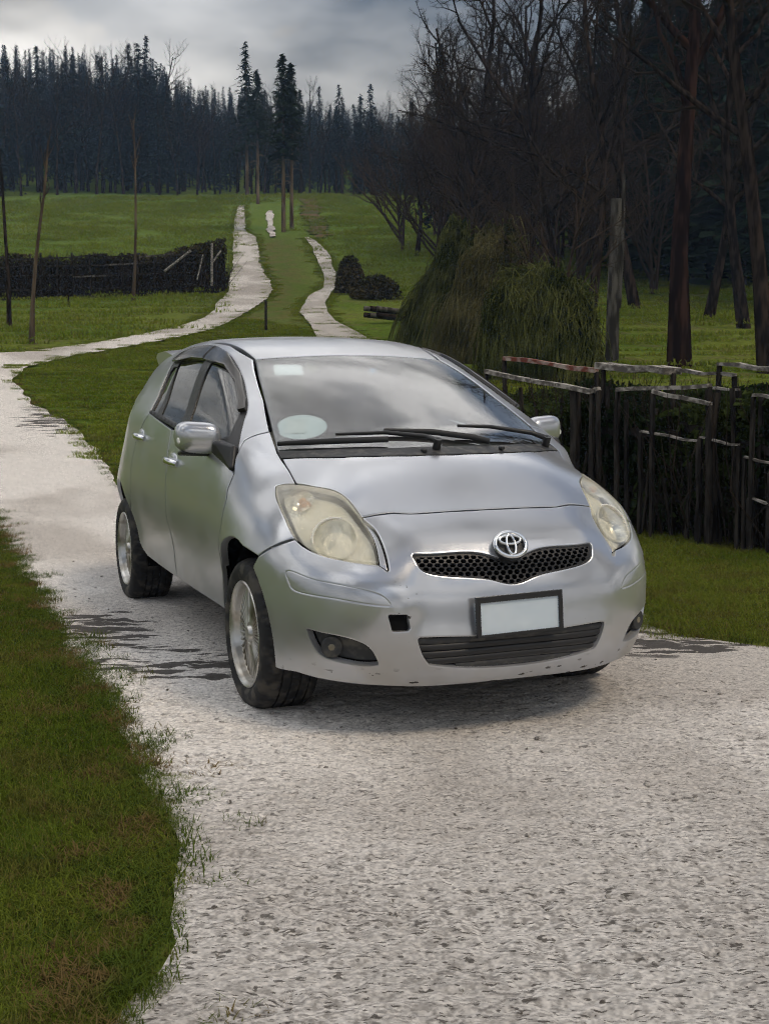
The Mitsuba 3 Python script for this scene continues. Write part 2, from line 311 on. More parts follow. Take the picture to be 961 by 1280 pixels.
bsdf('dry_blade', {'type': 'principledthin', 'base_color': mikit.proc(lambda p, n, uv: mix((.080, .115, .020), (.17, .120, .050), smoothstep(.45, .70, fbm(p.x * 7, p.y * 7, 0, 3)))), 'roughness': .7, 'diff_trans': .5, 'spec_trans': 0.0})
scene['grass_tuft_dry'] = {'type': 'shapegroup', 'blades': mikit.ply(_blades(90, .12, .006, .034, 3, .0015, 1.2), 'dry_blade')}
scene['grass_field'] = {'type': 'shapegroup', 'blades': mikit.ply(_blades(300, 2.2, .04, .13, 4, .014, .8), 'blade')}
_gn = [0]
def grass_at(name, group, x, y, sc, seedr, sink=.0):
    z = float(ground(x, y)) - sink; _gn[0] += 1
    scene[f'{name}__{_gn[0]:03d}'] = {'type': 'instance', 'shapegroup': {'type': 'ref', 'id': group}, 'to_world': T().translate([x, y, z]).rotate([0, 0, 1], seedr * 360).scale([sc, sc, sc * (.7 + .7 * ((seedr * 7.3) % 1))])}
def scatter(name, group, poly, step, sc, keep=1.0, seed=0, jit=.9):
    _gn[0] = 0; r = np.random.default_rng(seed); x0, y0, x1, y1 = poly.bounds
    X, Y = np.meshgrid(np.arange(x0, x1, step), np.arange(y0, y1, step)); g = np.c_[X.ravel(), Y.ravel()] + (r.random((X.size, 2)) - .5) * step * jit
    g = g[shapely.contains_xy(poly, g[:, 0], g[:, 1])]
    v = g - CAM[:2]; s, l = v @ FWD, v @ RGT
    g = g[(s > 1.5) & (np.abs(l) < .33 * s + .6) & (r.random(len(g)) < keep)]
    for x, y in g: grass_at(name, group, x, y, sc * (.75 + .5 * r.random()), r.random(), -.012 if group == 'grass_patch_long' else 0)
    return g
VERGE_L = SPoly([(4, -4), (4, -2.0), *[tuple(p) for p in EDGE_L if -9 < p[0] < 4], (-9, -4)]).difference(TRACK.buffer(.02))
scatter('verge_grass', 'grass_patch_long', VERGE_L.buffer(-.09), .17, 1.0, 1, 1); tag('verge_grass', 'short green grass with dry tips along the left edge of the track', 'grass', kind='stuff')
ISLAND = SPoly([*[tuple(p) for p in EDGE_I if -30 < p[0] < -7.9], (-8, 5), (-14, 9), (-24, 8.5), (-29, 7.8)]).buffer(0).difference(TRACK.buffer(.03))
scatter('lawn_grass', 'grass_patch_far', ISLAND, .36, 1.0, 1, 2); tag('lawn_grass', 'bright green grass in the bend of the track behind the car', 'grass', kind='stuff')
VERGE_R = SPoly([(3, 3.2), *[tuple(p) for p in EDGE_I[::-1] if -7.5 < p[0] < 3], (-6, 4.2), (3, 6.0)]).buffer(0).difference(TRACK.buffer(.02))
scatter('bank_grass', 'grass_patch_long', VERGE_R, .19, 1.15, 1, 3); tag('bank_grass', 'grass on the bank between the track and the picket fence', 'grass', kind='stuff')
_gn[0] = 0; _r = np.random.default_rng(12)
for p in dense(np.vstack([EDGE_L[(EDGE_L[:, 0] < 4) & (EDGE_L[:, 0] > -9)]]), .011):
    q = p + np.array([.04, .10]) * _r.normal(size=2) - [0, .07]; grass_at('edge_tuft', 'grass_tuft_dry', q[0], q[1], .8 + .6 * _r.random(), _r.random(), -.010)
for p in dense(EDGE_L[(EDGE_L[:, 0] < 4) & (EDGE_L[:, 0] > -9)], .022):
    q = p + np.array([.04, .05]) * _r.normal(size=2) - [0, .08]; grass_at('edge_tuft', 'grass_patch_long', q[0], q[1], .28 + .22 * _r.random(), _r.random(), -.013)
for p in dense(EDGE_I[(EDGE_I[:, 0] > -20) & (EDGE_I[:, 0] < 1)], .07):
    q = p + (_r.random(2) - .5) * .22; grass_at('edge_tuft', 'grass_tuft_dry', q[0], q[1], 1 + .6 * _r.random(), _r.random(), -.010)
tag('edge_tuft', 'ragged grass tufts creeping over the edges of the pale track', 'grass', kind='stuff')
_gn2 = _gn[0]
for line, stp in ((EDGE_O, .22), (EDGE_I[EDGE_I[:, 0] < -19], .22), (spl(P2L), .22), (spl(P2R), .22)):
    for p in dense(line, stp):
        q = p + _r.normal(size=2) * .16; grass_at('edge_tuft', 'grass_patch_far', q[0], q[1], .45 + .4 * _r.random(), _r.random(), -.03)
FAR = SPoly([(-62, -8), (-62, 17), (-92, 24), (-97, 32), (-62, 20.5), (-62, 70), (-100, 70), (-112, 5)]).buffer(0).difference(TRACK.buffer(.3))
FIELD = SPoly([(-15, 10), (-22, 12), (-40, 14.5), (-62, 21), (-62, 60), (-20, 40), (-8, 14)]).union(SPoly([(-23.6, .3), (-27, 4.3), (-36, 8.4), (-62, 16), (-62, -2), (-30, -4)])).difference(TRACK.buffer(.1))
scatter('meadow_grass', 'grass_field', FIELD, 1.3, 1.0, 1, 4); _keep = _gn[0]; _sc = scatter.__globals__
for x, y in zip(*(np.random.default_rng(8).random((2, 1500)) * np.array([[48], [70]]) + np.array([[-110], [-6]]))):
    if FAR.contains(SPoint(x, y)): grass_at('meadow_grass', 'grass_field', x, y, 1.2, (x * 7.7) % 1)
tag('meadow_grass', 'thin meadow grass over the green fields up to the forest', 'grass', kind='stuff')

# loose stones on the near track
def _pebbles():
    r = np.random.default_rng(21); ico = trimesh.creation.icosphere(0 if False else 1, 1.0); V, F, o = [], [], 0
    n = 5200; s = 1.9 + 6.5 * r.random(n) ** 1.5; l = (r.random(n) - .5) * 2 * (.34 * s + .3); x, y = CAM[0] + FWD[0] * s + RGT[0] * l, CAM[1] + FWD[1] * s + RGT[1] * l
    ok = shapely.contains_xy(TRACK.buffer(-.02), x, y); x, y, s = x[ok], y[ok], s[ok]; edge = np.array([TRACK.exterior.distance(SPoint(a, b)) for a, b in zip(x, y)])
    k = (r.random(len(x)) < .45 + .55 * np.exp(-edge / .25)); x, y = x[k], y[k]
    for a, b in zip(x, y):
        R = .0022 + .0075 * r.random() ** 4; v = ico.vertices * (1 + .25 * r.normal(size=(len(ico.vertices), 1))) * R * np.array([1, .6 + .5 * r.random(), .6]); t = r.random() * 6.28
        v = np.c_[v[:, 0] * math.cos(t) - v[:, 1] * math.sin(t), v[:, 0] * math.sin(t) + v[:, 1] * math.cos(t), v[:, 2]] + [a, b, float(ground(a, b)) + .014 + R * .35]
        V.append(v); F.append(ico.faces + o); o += len(v)
    return M(np.vstack(V), np.vstack(F))
bsdf('stone', two({'type': 'diffuse', 'reflectance': mikit.proc(lambda p, n, uv: mix((.10, .09, .08), (.55, .52, .48), cell_rand(dr.floor(p.x * 60), dr.floor(p.y * 60), 3)))}))
put('gravel', _pebbles(), 'stone'); tag('gravel', 'loose grit and small stones strewn over the near part of the track', 'gravel', kind='stuff')

# ---- the car ----
from scipy.sparse import csr_matrix
CAR = num('hatchback'); tag(CAR, 'silver five-door hatchback with hazy headlights parked on the pale track', 'car')
def _paint(p, n, uv):
    d = fbm(p.x * 5, p.y * 5, p.z * 5, 3); low = smoothstep(.52, .22, p.z)
    c = mix((.56, .575, .605), (.46, .445, .41), low * smoothstep(.38, .66, d) * .8)
    chip = smoothstep(.71, .74, fbm(p.x * 42, p.y * 30, p.z * 60, 3)) * dr.maximum(smoothstep(.30, .235, p.z), smoothstep(.05, .02, dr.abs(p.y + .405)) * smoothstep(.62, .55, p.z) * smoothstep(.36, .42, p.z)) * smoothstep(.3, .5, p.x)
    return mix(c, (.06, .06, .06), chip)
def _prough(p, n, uv):
    return .19 + .09 * smoothstep(.40, .7, fbm(p.x * 6, p.y * 6, p.z * 6, 3)) + .15 * smoothstep(.5, .25, p.z)
bsdf('silver_paint', two({'type': 'principled', 'base_color': mikit.proc(_paint), 'roughness': mikit.proc(_prough), 'metallic': .70, 'specular': .5, 'clearcoat': 1.0, 'clearcoat_gloss': .93}))
simple('black_plastic', (.018, .018, .019), .42)
def _worn(p, n, uv): return mix((.030, .031, .033), (.085, .08, .07), smoothstep(.45, .75, fbm(p.x * 30, p.y * 30, p.z * 30, 3)))
simple('grey_plastic', mikit.proc(_worn), .55)
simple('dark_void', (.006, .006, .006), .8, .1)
simple('chrome', (.82, .83, .84), .10, metal=1.0)
simple('alloy', mikit.proc(lambda p, n, uv: mix((.62, .61, .58), (.34, .31, .26), smoothstep(.42, .75, fbm(p.x * 16, p.y * 16, p.z * 16, 3)))), .33, metal=.9)
simple('rubber', mikit.proc(lambda p, n, uv: mix((.022, .022, .023), (.075, .068, .058), smoothstep(.42, .72, fbm(p.x * 22, p.y * 22, p.z * 22, 3)))), .72, .3)
simple('seat_cloth', (.05, .05, .052), .9, .2)
simple('smoked_plastic', (.030, .026, .022), .12, .6, clearcoat=.6)
simple('plate_face', mikit.proc(lambda p, n, uv: mix((.70, .78, .84), (.58, .68, .76), fbm(p.x * 9, p.y * 9, p.z * 14, 3))), .3)
simple('cream_plastic', (.80, .78, .70), .30)
simple('old_lens', (.20, .175, .125), .25)
simple('amber', (.55, .25, .06), .3)
simple('reflector', (.78, .77, .72), .16, metal=1.0)
simple('sticker', (.88, .94, .94), .6)
simple('sticker_print', (.88, .90, .86), .6)
simple('paper_blue', (.12, .35, .70), .5)
for _k, _ior, _tr in (('screen_glass', 1.75, (.70, .78, .78)), ('car_glass', 1.55, (.50, .55, .50)), ('tint_glass', 1.52, (.16, .17, .16))):      # panes with a film of dust
    bsdf(_k, {'type': 'blendbsdf', 'weight': .10, 'a': {'type': 'thindielectric', 'int_ior': _ior, 'specular_transmittance': rgb(*_tr)}, 'b': two({'type': 'diffuse', 'reflectance': rgb(.10, .10, .095)})})
def _haze(p, n, uv): return .10 + .30 * smoothstep(.35, .7, fbm(p.x * 9, p.y * 9, p.z * 9, 3)) + .2 * smoothstep(.66, .9, p.z)
bsdf('hazy_lens', {'type': 'blendbsdf', 'weight': mikit.proc(_haze), 'a': {'type': 'thindielectric', 'int_ior': 1.5, 'specular_transmittance': rgb(.97, .96, .90)},
    'b': {'type': 'principledthin', 'base_color': rgb(.92, .90, .80), 'roughness': .35, 'diff_trans': 1.0, 'spec_trans': 0.0}})

def uniq(v): v = np.asarray(v, float); return v / np.linalg.norm(v)
class Lin:
    def __init__(s, D, lo, hi): s.D = uniq(D); s.a, s.b = frame(s.D); s.lo, s.hi = lo, hi
    def to2(s, P): P = np.asarray(P, float); return np.c_[P @ s.a, P @ s.b]
    def ray(s, q): return q[:, :1] * s.a + q[:, 1:] * s.b, np.broadcast_to(s.D, (len(q), 3))
class Sph:
    def __init__(s, O, R=.8, lo=.25, hi=1.5): s.O = np.array(O, float); s.R, s.lo, s.hi = R, lo, hi
    def to2(s, P):
        q = np.asarray(P, float) - s.O; return s.R * np.c_[np.arctan2(q[:, 1], q[:, 0]), np.arctan2(q[:, 2], np.hypot(q[:, 0], q[:, 1]))]
    def ray(s, q):
        a, e = q[:, 0] / s.R, q[:, 1] / s.R
        return np.broadcast_to(s.O, (len(q), 3)), np.c_[np.cos(a) * np.cos(e), np.sin(a) * np.cos(e), np.sin(e)]
def solve(pr, q, F=None, n=40):
    F = F or Fbody; O, D = pr.ray(q)
    ts = np.linspace(pr.hi, pr.lo, n); a = np.full(len(q), pr.hi); b = np.full(len(q), pr.lo); done = np.zeros(len(q), bool)
    for i in range(1, n):
        idx = np.where(~done)[0]
        if not len(idx): break
        neg = F(O[idx] + D[idx] * ts[i]) < 0; k = idx[neg]; a[k], b[k] = ts[i - 1], ts[i]; done[k] = True
    for _ in range(16):
        m = (a + b) / 2; neg = F(O + D * m[:, None]) < 0; b = np.where(neg, m, b); a = np.where(neg, a, m)
    return O + D * ((a + b) / 2)[:, None]
def curve(pts, corners=(), n=8):
    """closed outline through pts (2-D), smooth but at the corners"""
    p = np.array(pts, float); N = len(p)
    if not len(corners):
        t = np.r_[0, np.cumsum(np.sqrt(np.linalg.norm(np.diff(np.vstack([p, p[:1]]), axis=0), axis=1)))]
        return CubicSpline(t, np.vstack([p, p[:1]]), bc_type='periodic')(np.linspace(0, t[-1], N * n + 1))[:-1]
    c = sorted(corners); out = []
    for i, a in enumerate(c):
        b = c[(i + 1) % len(c)]; b = b if b > a else b + N
        seg = p[[k % N for k in range(a, b + 1)]]
        if len(seg) == 2: q = seg[0] + (seg[1] - seg[0]) * np.linspace(0, 1, n + 1)[:, None]
        else:
            t = np.r_[0, np.cumsum(np.sqrt(np.linalg.norm(np.diff(seg, axis=0), axis=1)))]; q = CubicSpline(t, seg)(np.linspace(0, t[-1], n * (len(seg) - 1) + 1))
        out.append(q[:-1])
    return np.vstack(out)
def ring(r, h): return np.array(LineString(r).segmentize(h).coords)[:-1]
def panel(poly, pr, h=.03, off=0.0, flange=.014, bevel=.0022, ring_in=.005, F=None, even=0):
    """(vertices, faces, normals): the part of the body surface inside the outline, its edge rounded over and turned inwards"""
    poly = shapely.geometry.polygon.orient(poly)
    loops = [ring(r.coords, min(h, .012)) for r in [poly.exterior, *poly.interiors]]
    nb = [len(l) for l in loops]; pts = list(loops)
    inner = poly.buffer(-ring_in)
    for g in getattr(inner, 'geoms', [inner]):
        if g.is_empty: continue
        for r in [g.exterior, *g.interiors]: pts.append(ring(r.coords, min(h, .014)))
    x0, y0, x1, y1 = poly.bounds
    X, Y = np.meshgrid(np.arange(x0, x1, h), np.arange(y0, y1, h * .87)); X[1::2] += h / 2
    g = np.c_[X.ravel(), Y.ravel()]; pts.append(g[shapely.contains_xy(poly.buffer(-ring_in - h * .45), g[:, 0], g[:, 1])])
    q = np.vstack(pts); tri = Delaunay(q + (np.random.default_rng(1).random(q.shape) - .5) * 1e-6).simplices
    c = q[tri].mean(1); tri = tri[shapely.contains_xy(poly, c[:, 0], c[:, 1])]
    P = solve(pr, q, F); n = Fgrad(P, F)
    if even:                                        # pressed steel: even out the last small waves in the shading
        e = np.vstack([tri[:, [0, 1]], tri[:, [1, 2]], tri[:, [2, 0]]]); e = np.vstack([e, e[:, ::-1]]); A = csr_matrix((np.ones(len(e)), (e[:, 0], e[:, 1])), (len(P), len(P))); dg = np.maximum(np.asarray(A.sum(1)), 1)
        for _ in range(even): n = .4 * n + .6 * (A @ n) / dg; n /= np.linalg.norm(n, axis=1)[:, None]
    fn = np.cross(P[tri[:, 1]] - P[tri[:, 0]], P[tri[:, 2]] - P[tri[:, 0]])
    tri = np.where(((fn * n[tri].mean(1)).sum(1) < 0)[:, None], tri[:, ::-1], tri)
    B = sum(nb); P = P + n * off; k0 = 0; V, Nn, Fc = [P.copy()], [n.copy()], [tri]; base = len(P)
    for L in nb:
        e = P[k0:k0 + L]; tg = np.roll(e, -1, 0) - np.roll(e, 1, 0); o = np.cross(tg, n[k0:k0 + L]); o /= np.maximum(np.linalg.norm(o, axis=1), 1e-9)[:, None]
        V[0][k0:k0 + L] -= n[k0:k0 + L] * bevel; Nn[0][k0:k0 + L] = n[k0:k0 + L] * .9 + o * .35
        if flange:
            V += [e - n[k0:k0 + L] * bevel, e - n[k0:k0 + L] * flange]; Nn += [o, o]
            i = np.arange(L); j = (i + 1) % L; a = base; Fc += [np.c_[a + i, a + L + i, a + j], np.c_[a + j, a + L + i, a + L + j]]; base += 2 * L
        k0 += L
    return np.vstack(V), np.vstack(Fc), np.vstack(Nn)
def both(name, poly, pr, mat, parent=None, **k):
    """the panel on the car's right side and its mirror image on the left"""
    v, f, n = panel(poly, pr, **k); m = np.array([1, -1, 1])
    a = puts((parent or CAR) + '__' + name, v, f, n, mat); b = puts((parent or CAR) + '__' + name, v * m, f[:, ::-1], n * m, mat); return a, b
def one(name, poly, pr, mat, parent=None, **k): return puts((parent or CAR) + '__' + name, *panel(poly, pr, **k), mat)
G_ = .0030
S1 = Sph((-.15, 0, .40)); TOPP = Lin((0, 0, 1), .3, 1.8); SIDE = Lin((0, -.92, .39), .1, 1.6); FLAT = Lin((0, -1, 0), .2, 1.3); WSP = Lin((.42, 0, .91), -.6, 2.0)
def P2(pr, pts, corners=(), n=8): return curve(pr.to2(pts), corners, n)
def sym(pts): r = [(x, -y, z) for x, y, z in pts]; return list(pts) + r[::-1]
# outlines on the body, right side (y < 0)
HL = [(.094,-.666,.869),(.136,-.634,.881),(.254,-.571,.880),(.324,-.518,.869),(.391,-.490,.842),(.489,-.470,.779),(.556,-.460,.731),(.652,-.472,.644),(.587,-.564,.654),(.504,-.638,.670),(.459,-.666,.685),(.404,-.691,.712),(.32,-.701,.771),(.195,-.692,.825)]
HLO = HL[:6] + [(.542,-.447,.746),(.626,-.444,.68),(.677,-.451,.626)] + HL[7:]
FOG = [(.532,-.692,.407),(.583,-.657,.399),(.642,-.598,.390),(.678,-.546,.372),(.689,-.521,.351),(.691,-.496,.304),(.674,-.522,.298),(.638,-.575,.301),(.596,-.625,.312),(.563,-.658,.329),(.543,-.680,.366)]
STRIP = [(.430,-.736,.600),(.515,-.691,.591),(.612,-.615,.577),(.683,-.526,.559),(.708,-.484,.543),(.726,-.456,.508),(.692,-.529,.514),(.623,-.619,.527),(.526,-.695,.533),(.465,-.726,.543),(.444,-.733,.565)]
TOW = [(.726,-.461,.472),(.743,-.409,.471),(.745,-.402,.433),(.744,-.407,.427),(.731,-.450,.426)]
GRH = [(.67,-.357,.673),(.691,-.216,.673),(.701,-.115,.668),(.719,-.040,.646),(.724,0,.636)]
GRL = [(.745,-.028,.563),(.740,-.083,.579),(.731,-.175,.593),(.710,-.318,.614),(.699,-.343,.636)]
GRILLE = [*GRH, *[(x, -y, z) for x, y, z in GRH[-2::-1]], *[(x, -y, z) for x, y, z in GRL[::-1]], *GRL]
LGR = sym([(.77, 0, .271)][:0] + [(.784,-.02,.384),(.779,-.18,.389),(.753,-.368,.393)])
LGR = [(.753,-.368,.394),(.779,-.18,.389),(.784,0,.383),(.779,.18,.389),(.753,.368,.394),(.756,.348,.332),(.757,.327,.302),(.769,.174,.279),(.77,0,.271),(.769,-.174,.279),(.757,-.327,.302),(.756,-.348,.332)]
HOODF = [(.480,-.490,.783),(.490,-.425,.793),(.500,-.361,.798),(.516,-.30,.796),(.527,-.15,.799),(.530,0,.800)]
COWL = [(-.018,-.610,.965),(.06,-.50,.970),(.137,-.405,.974),(.204,-.173,.978),(.222,0,.978)]
import shapely.affinity
def mx(p): return shapely.affinity.scale(p, -1, 1, origin=(0, 0))
def poly(pr, pts, corners=None, n=8): return SPoly(P2(pr, pts, range(len(pts)) if corners is None else corners, n)).buffer(0)
def big(g): return max(g.geoms, key=lambda q: q.area) if hasattr(g, 'geoms') else g
def shrink(g, r=G_): return big(g.buffer(-r, join_style='mitre'))
def s3(xz):                                   # points of the right flank, given by x and z
    return solve(FLAT, FLAT.to2([(x, 0, z) for x, z in xz]))
_arc = lambda xc, R, a0, a1, n: [(xc + R * math.cos(a), .30 + R * math.sin(a)) for a in np.radians(np.linspace(a0, a1, n))]
# front bumper with the nose above it
r_arch = [(x, -.775, z) for x, z in _arc(0, .355, 62, -12, 9)]
BOT = [(.43,-.70,.235),(.50,-.655,.226),(.58,-.58,.220),(.66,-.45,.216),(.71,-.30,.213),(.73,-.15,.212),(.735,0,.212)]
half = [*HOODF[::-1], (.402,-.695,.709), (.33,-.754,.672), (.262,-.790,.634), *r_arch[1:], *BOT]
h2 = S1.to2(half); BUMP = SPoly(np.vstack([h2, (h2 * [-1, 1])[::-1]])).buffer(0)
hl_hole = poly(S1, HLO, (0, 8, 9), 6); hl_lens = poly(S1, HL, (0, 7), 6); fog_p = poly(S1, FOG, (0, 5), 6); strip_p = poly(S1, STRIP, (5,), 6); tow_p = poly(S1, TOW).buffer(.004).buffer(-.001)
gr_p = poly(S1, GRILLE, (0, 8, 13)[:2] + (10, 18)[:0], 6).buffer(-.004).buffer(.004); lg_p = poly(S1, LGR, (0, 4, 6, 10), 6).buffer(-.005).buffer(.005)
hl_hole = hl_hole.union(hl_lens)
cut = BUMP
for g, gb in ((hl_hole, G_ * .6), (fog_p, G_ * .6), (strip_p, 0)): cut = cut.difference(g.buffer(gb - G_ if not gb else gb)).difference(mx(g).buffer(gb - G_ if not gb else gb))
cut = big(cut.difference(tow_p).difference(gr_p).difference(lg_p))
bumper = one('front_bumper', shrink(cut), S1, 'silver_paint', h=.02, flange=.03, even=5)
tag(bumper, 'scuffed silver front bumper with a square tow-eye hole')
both('bumper_trim', strip_p.buffer(.0008), S1, 'silver_paint', h=.02, off=-.0025, bevel=.0005)
both('headlight_rim', big(hl_hole.difference(hl_lens.buffer(.001)).buffer(-.001)), S1, 'silver_paint', h=.02, off=-.010, flange=0, ring_in=.002)
# headlights: hazy lens over a bowl
for sgn, name in ((1, None), (-1, None)):
    hk = num(CAR + '__headlight'); mm = np.array([1, sgn, 1]); fl = (lambda f: f) if sgn == 1 else (lambda f: f[:, ::-1])
    v, f, n = panel(shrink(hl_lens, .0015), S1, h=.02, flange=.02)
    scene[hk] = {'type': 'ply', 'filename': meshkit.write_ply((v * mm, fl(f)), normals=n * mm), 'face_normals': False, 'bsdf': {'type': 'ref', 'id': 'hazy_lens'}}
    v, f, n = panel(hl_lens.buffer(-.006), S1, h=.025, off=-.050, flange=0)
    puts(hk + '__housing', v * mm, fl(f), n * mm, 'cream_plastic')
    def bowl(c, ax, R, depth, mat, nm, k=40):
        ax = uniq(ax); a, b = frame(ax); t = np.linspace(0, 1, 14); V, F = [], []
        for i, u in enumerate(t):
            an = np.arange(k) / k * 2 * np.pi
            V.append(np.array(c) + ax * (depth * (u * u - 1)) + R * u * (np.cos(an)[:, None] * a + np.sin(an)[:, None] * b))
        for i in range(13):
            for j in range(k):
                p, q = i * k + j, i * k + (j + 1) % k; F += [(p, q, q + k), (p, q + k, p + k)]
        m = M(np.vstack(V), F); m.vertices *= mm; put(hk + '__' + nm, m, mat, smooth=True)
    bowl((.478, -.570, .714), (.80, -.30, .50), .074, .06, 'reflector', 'reflector')
    bulb = hull([((.44, -.560, .690), .012), ((.475, -.572, .712), .010)], 2); bulb.vertices *= mm; put(hk + '__bulb', bulb, 'chrome', smooth=True)
    bowl((.262, -.618, .826), (.55, -.45, .70), .046, .03, 'reflector', 'turn_reflector')
    bulb = hull([((.235, -.600, .805), .014), ((.262, -.615, .826), .014)], 2); bulb.vertices *= mm; put(hk + '__turn_bulb', bulb, 'amber', smooth=True)
    rim = tube([np.array((.478, -.570, .714)) + .079 * (math.cos(a) * frame(uniq((.80, -.30, .50)))[0] + math.sin(a) * frame(uniq((.80, -.30, .50)))[1]) for a in np.linspace(0, 6.2832, 41)], .005, 6, False); rim.vertices *= mm
    put(hk + '__bezel', rim, 'cream_plastic', smooth=True)
    # fog lamp
    fk = num(CAR + '__fog_light')
    v, f, n = panel(fog_p.buffer(.003), S1, h=.02, off=-.034, flange=0)
    scene[fk] = {'type': 'ply', 'filename': meshkit.write_ply((v * mm, fl(f)), normals=n * mm), 'face_normals': False, 'bsdf': {'type': 'ref', 'id': 'grey_plastic'}}
    c = np.array((.585, -.622, .352)); ax = uniq((.85, -.42, .02)); lamp = tube([c - ax * .05, c + ax * .004, c + ax * .006], [.037, .037, .034], 28); lamp.vertices *= mm; put(fk + '__lamp_ring', lamp, 'grey_plastic', smooth=40)
    lens = trimesh.creation.icosphere(3, .031); lens.vertices *= .98; lens.apply_translation(c - ax * .022); lens.vertices *= mm; put(fk + '__lamp', lens, 'old_lens', smooth=True)
one('tow_hole', tow_p.buffer(.004), S1, 'dark_void', off=-.02, flange=0, h=.02)
# upper grille: honeycomb
gk = CAR + '__upper_grille'; cells = []; x0, y0, x1, y1 = gr_p.bounds; w = .0245; hh = .0165
for j, y in enumerate(np.arange(y0 - .02, y1 + .02, hh * .86)):
    for x in np.arange(x0 - .02, x1 + .02, w): 
        cx = x + (j % 2) * w / 2; cells.append(SPoly([(cx + .0100 * a, y + .0068 * b) for a, b in ((1, .0), (.55, 1), (-.55, 1), (-1, 0), (-.55, -1), (.55, -1))]))
holes = shapely.union_all([g for g in (c.intersection(gr_p.buffer(-.0035)).buffer(-.0008).buffer(.0008) for c in cells) if g.area > 4e-5])
one('upper_grille', big(gr_p.buffer(.003).difference(holes)), S1, 'black_plastic', off=-.012, flange=.03, h=.02, bevel=.002, ring_in=.0012)
one('grille_backing', gr_p.buffer(.006), S1, 'dark_void', off=-.045, flange=0, h=.05)
# lower grille with bars
one('lower_grille', lg_p.buffer(.006), S1, 'dark_void', off=-.055, flange=0, h=.04)
x0, y0, x1, y1 = lg_p.bounds
for k in range(5):
    yy = y0 + (y1 - y0) * (.10 + .2 * k); seg = LineString([(x0 - .1, yy + .004 * 0), (x1 + .1, yy)]).intersection(lg_p.buffer(.004))
    seg = max(getattr(seg, 'geoms', [seg]), key=lambda g: g.length); q = np.array(seg.segmentize(.03).coords)
    c = solve(S1, q); n = Fgrad(c); put(CAR + '__lower_grille__bar', tube(c - n * .020, .0062, 8, flat=1.9), 'grey_plastic' if k in (0, 4) else 'black_plastic', smooth=40)
# emblem: an oval ring with two crossed ovals inside
ek = CAR + '__emblem'; EC = np.array((.707, 0, .688)); en = uniq((.86, 0, .50)); ea = np.array((0, 1.0, 0)); eb = np.cross(en, ea) * np.sign(np.cross(en, ea)[2])
def oval(c, a, b, r, off, flat=.6): return tube([EC + en * off + ea * (c[0] + a * math.cos(t)) + eb * (c[1] + b * math.sin(t)) for t in np.linspace(0, 2 * math.pi, 65)], r, 8, False)
put(ek, cat([oval((0, 0), .060, .046, .0085, .012)]), 'chrome', smooth=True)
put(ek + '__upright_oval', oval((0, -.002), .0165, .037, .0052, .016), 'chrome', smooth=True)
put(ek + '__wide_oval', oval((0, .017), .041, .0165, .0052, .016), 'chrome', smooth=True)
dm = tube([EC - en * .03, EC + en * .004], [.057, .057], 48); put(ek + '__backing', dm, 'grey_plastic', smooth=40)
# number plate, blank
pr_ = rotm(-4, [0, 1, 0]); pk = CAR + '__number_plate'
fr = manifold3d.Manifold.cube([.014, .336, .140], True) - manifold3d.Manifold.cube([.05, .308, .112], True).translate([.01, 0, -.006])
mm_ = fr.to_mesh(); m = M(mm_.vert_properties[:, :3], mm_.tri_verts); m.apply_transform(pr_); m.apply_transform(rotm(1.2, [1, 0, 0])); m.apply_translation((.796, -.002, .462)); put(pk, m, 'black_plastic')
m = rbox((.006, .316, .124), .0025, rot=rotm(1.2, [1, 0, 0]) @ pr_, at=(.793, -.002, .457)); put(pk + '__plate', m, 'plate_face', smooth=30)
for s in (-.10, .10): put(pk + '__bracket', box((.05, .03, .06), (.765, s, .47)), 'black_plastic')

# bonnet
_fe = [(.391,-.492,.842),(.324,-.520,.869),(.254,-.572,.880),(.172,-.613,.885),(.066,-.606,.925),(-.018,-.610,.965)]
hd = [*HOODF[::-1], *_fe, *COWL[1:]]; h2 = TOPP.to2(hd)
HOOD = SPoly(np.vstack([h2, (h2 * [-1, 1])[::-1]])).buffer(0)
hl_top = poly(TOPP, HL, (0, 7), 6)
one('bonnet', shrink(big(HOOD.difference(hl_top).difference(mx(hl_top))), .0042), TOPP, 'silver_paint', h=.025, flange=.03, even=25)
# front wings
FEN = Lin((.25, -.74, .62), .2, 1.6)
_ar = [(x, -.79, z) for x, z in _arc(0, .355, 62, 172, 12)]
fd_front = [(-.362, .335), (-.335, .42), (-.285, .52), (-.225, .62), (-.195, .72), (-.185, .82), (-.180, .90)]
FD3 = s3(fd_front)
PILB = [(-.212,-.742,.955),(-.245,-.690,1.025),(-.222,-.588,1.058)]
fn_ = [(-.018,-.610,.965), (.066,-.606,.925), (.172,-.613,.885), (.136,-.634,.881), HL[0], HL[13], HL[12], HL[11], (.33,-.754,.672), (.262,-.790,.634), *_ar[1:], *FD3, *PILB, (-.072,-.607,.986)]
wing = big(SPoly(FEN.to2(fn_)).buffer(0).difference(poly(FEN, HL, (0, 7), 6)))
both('front_wing', shrink(wing), FEN, 'silver_paint', h=.025, flange=.03, even=20)
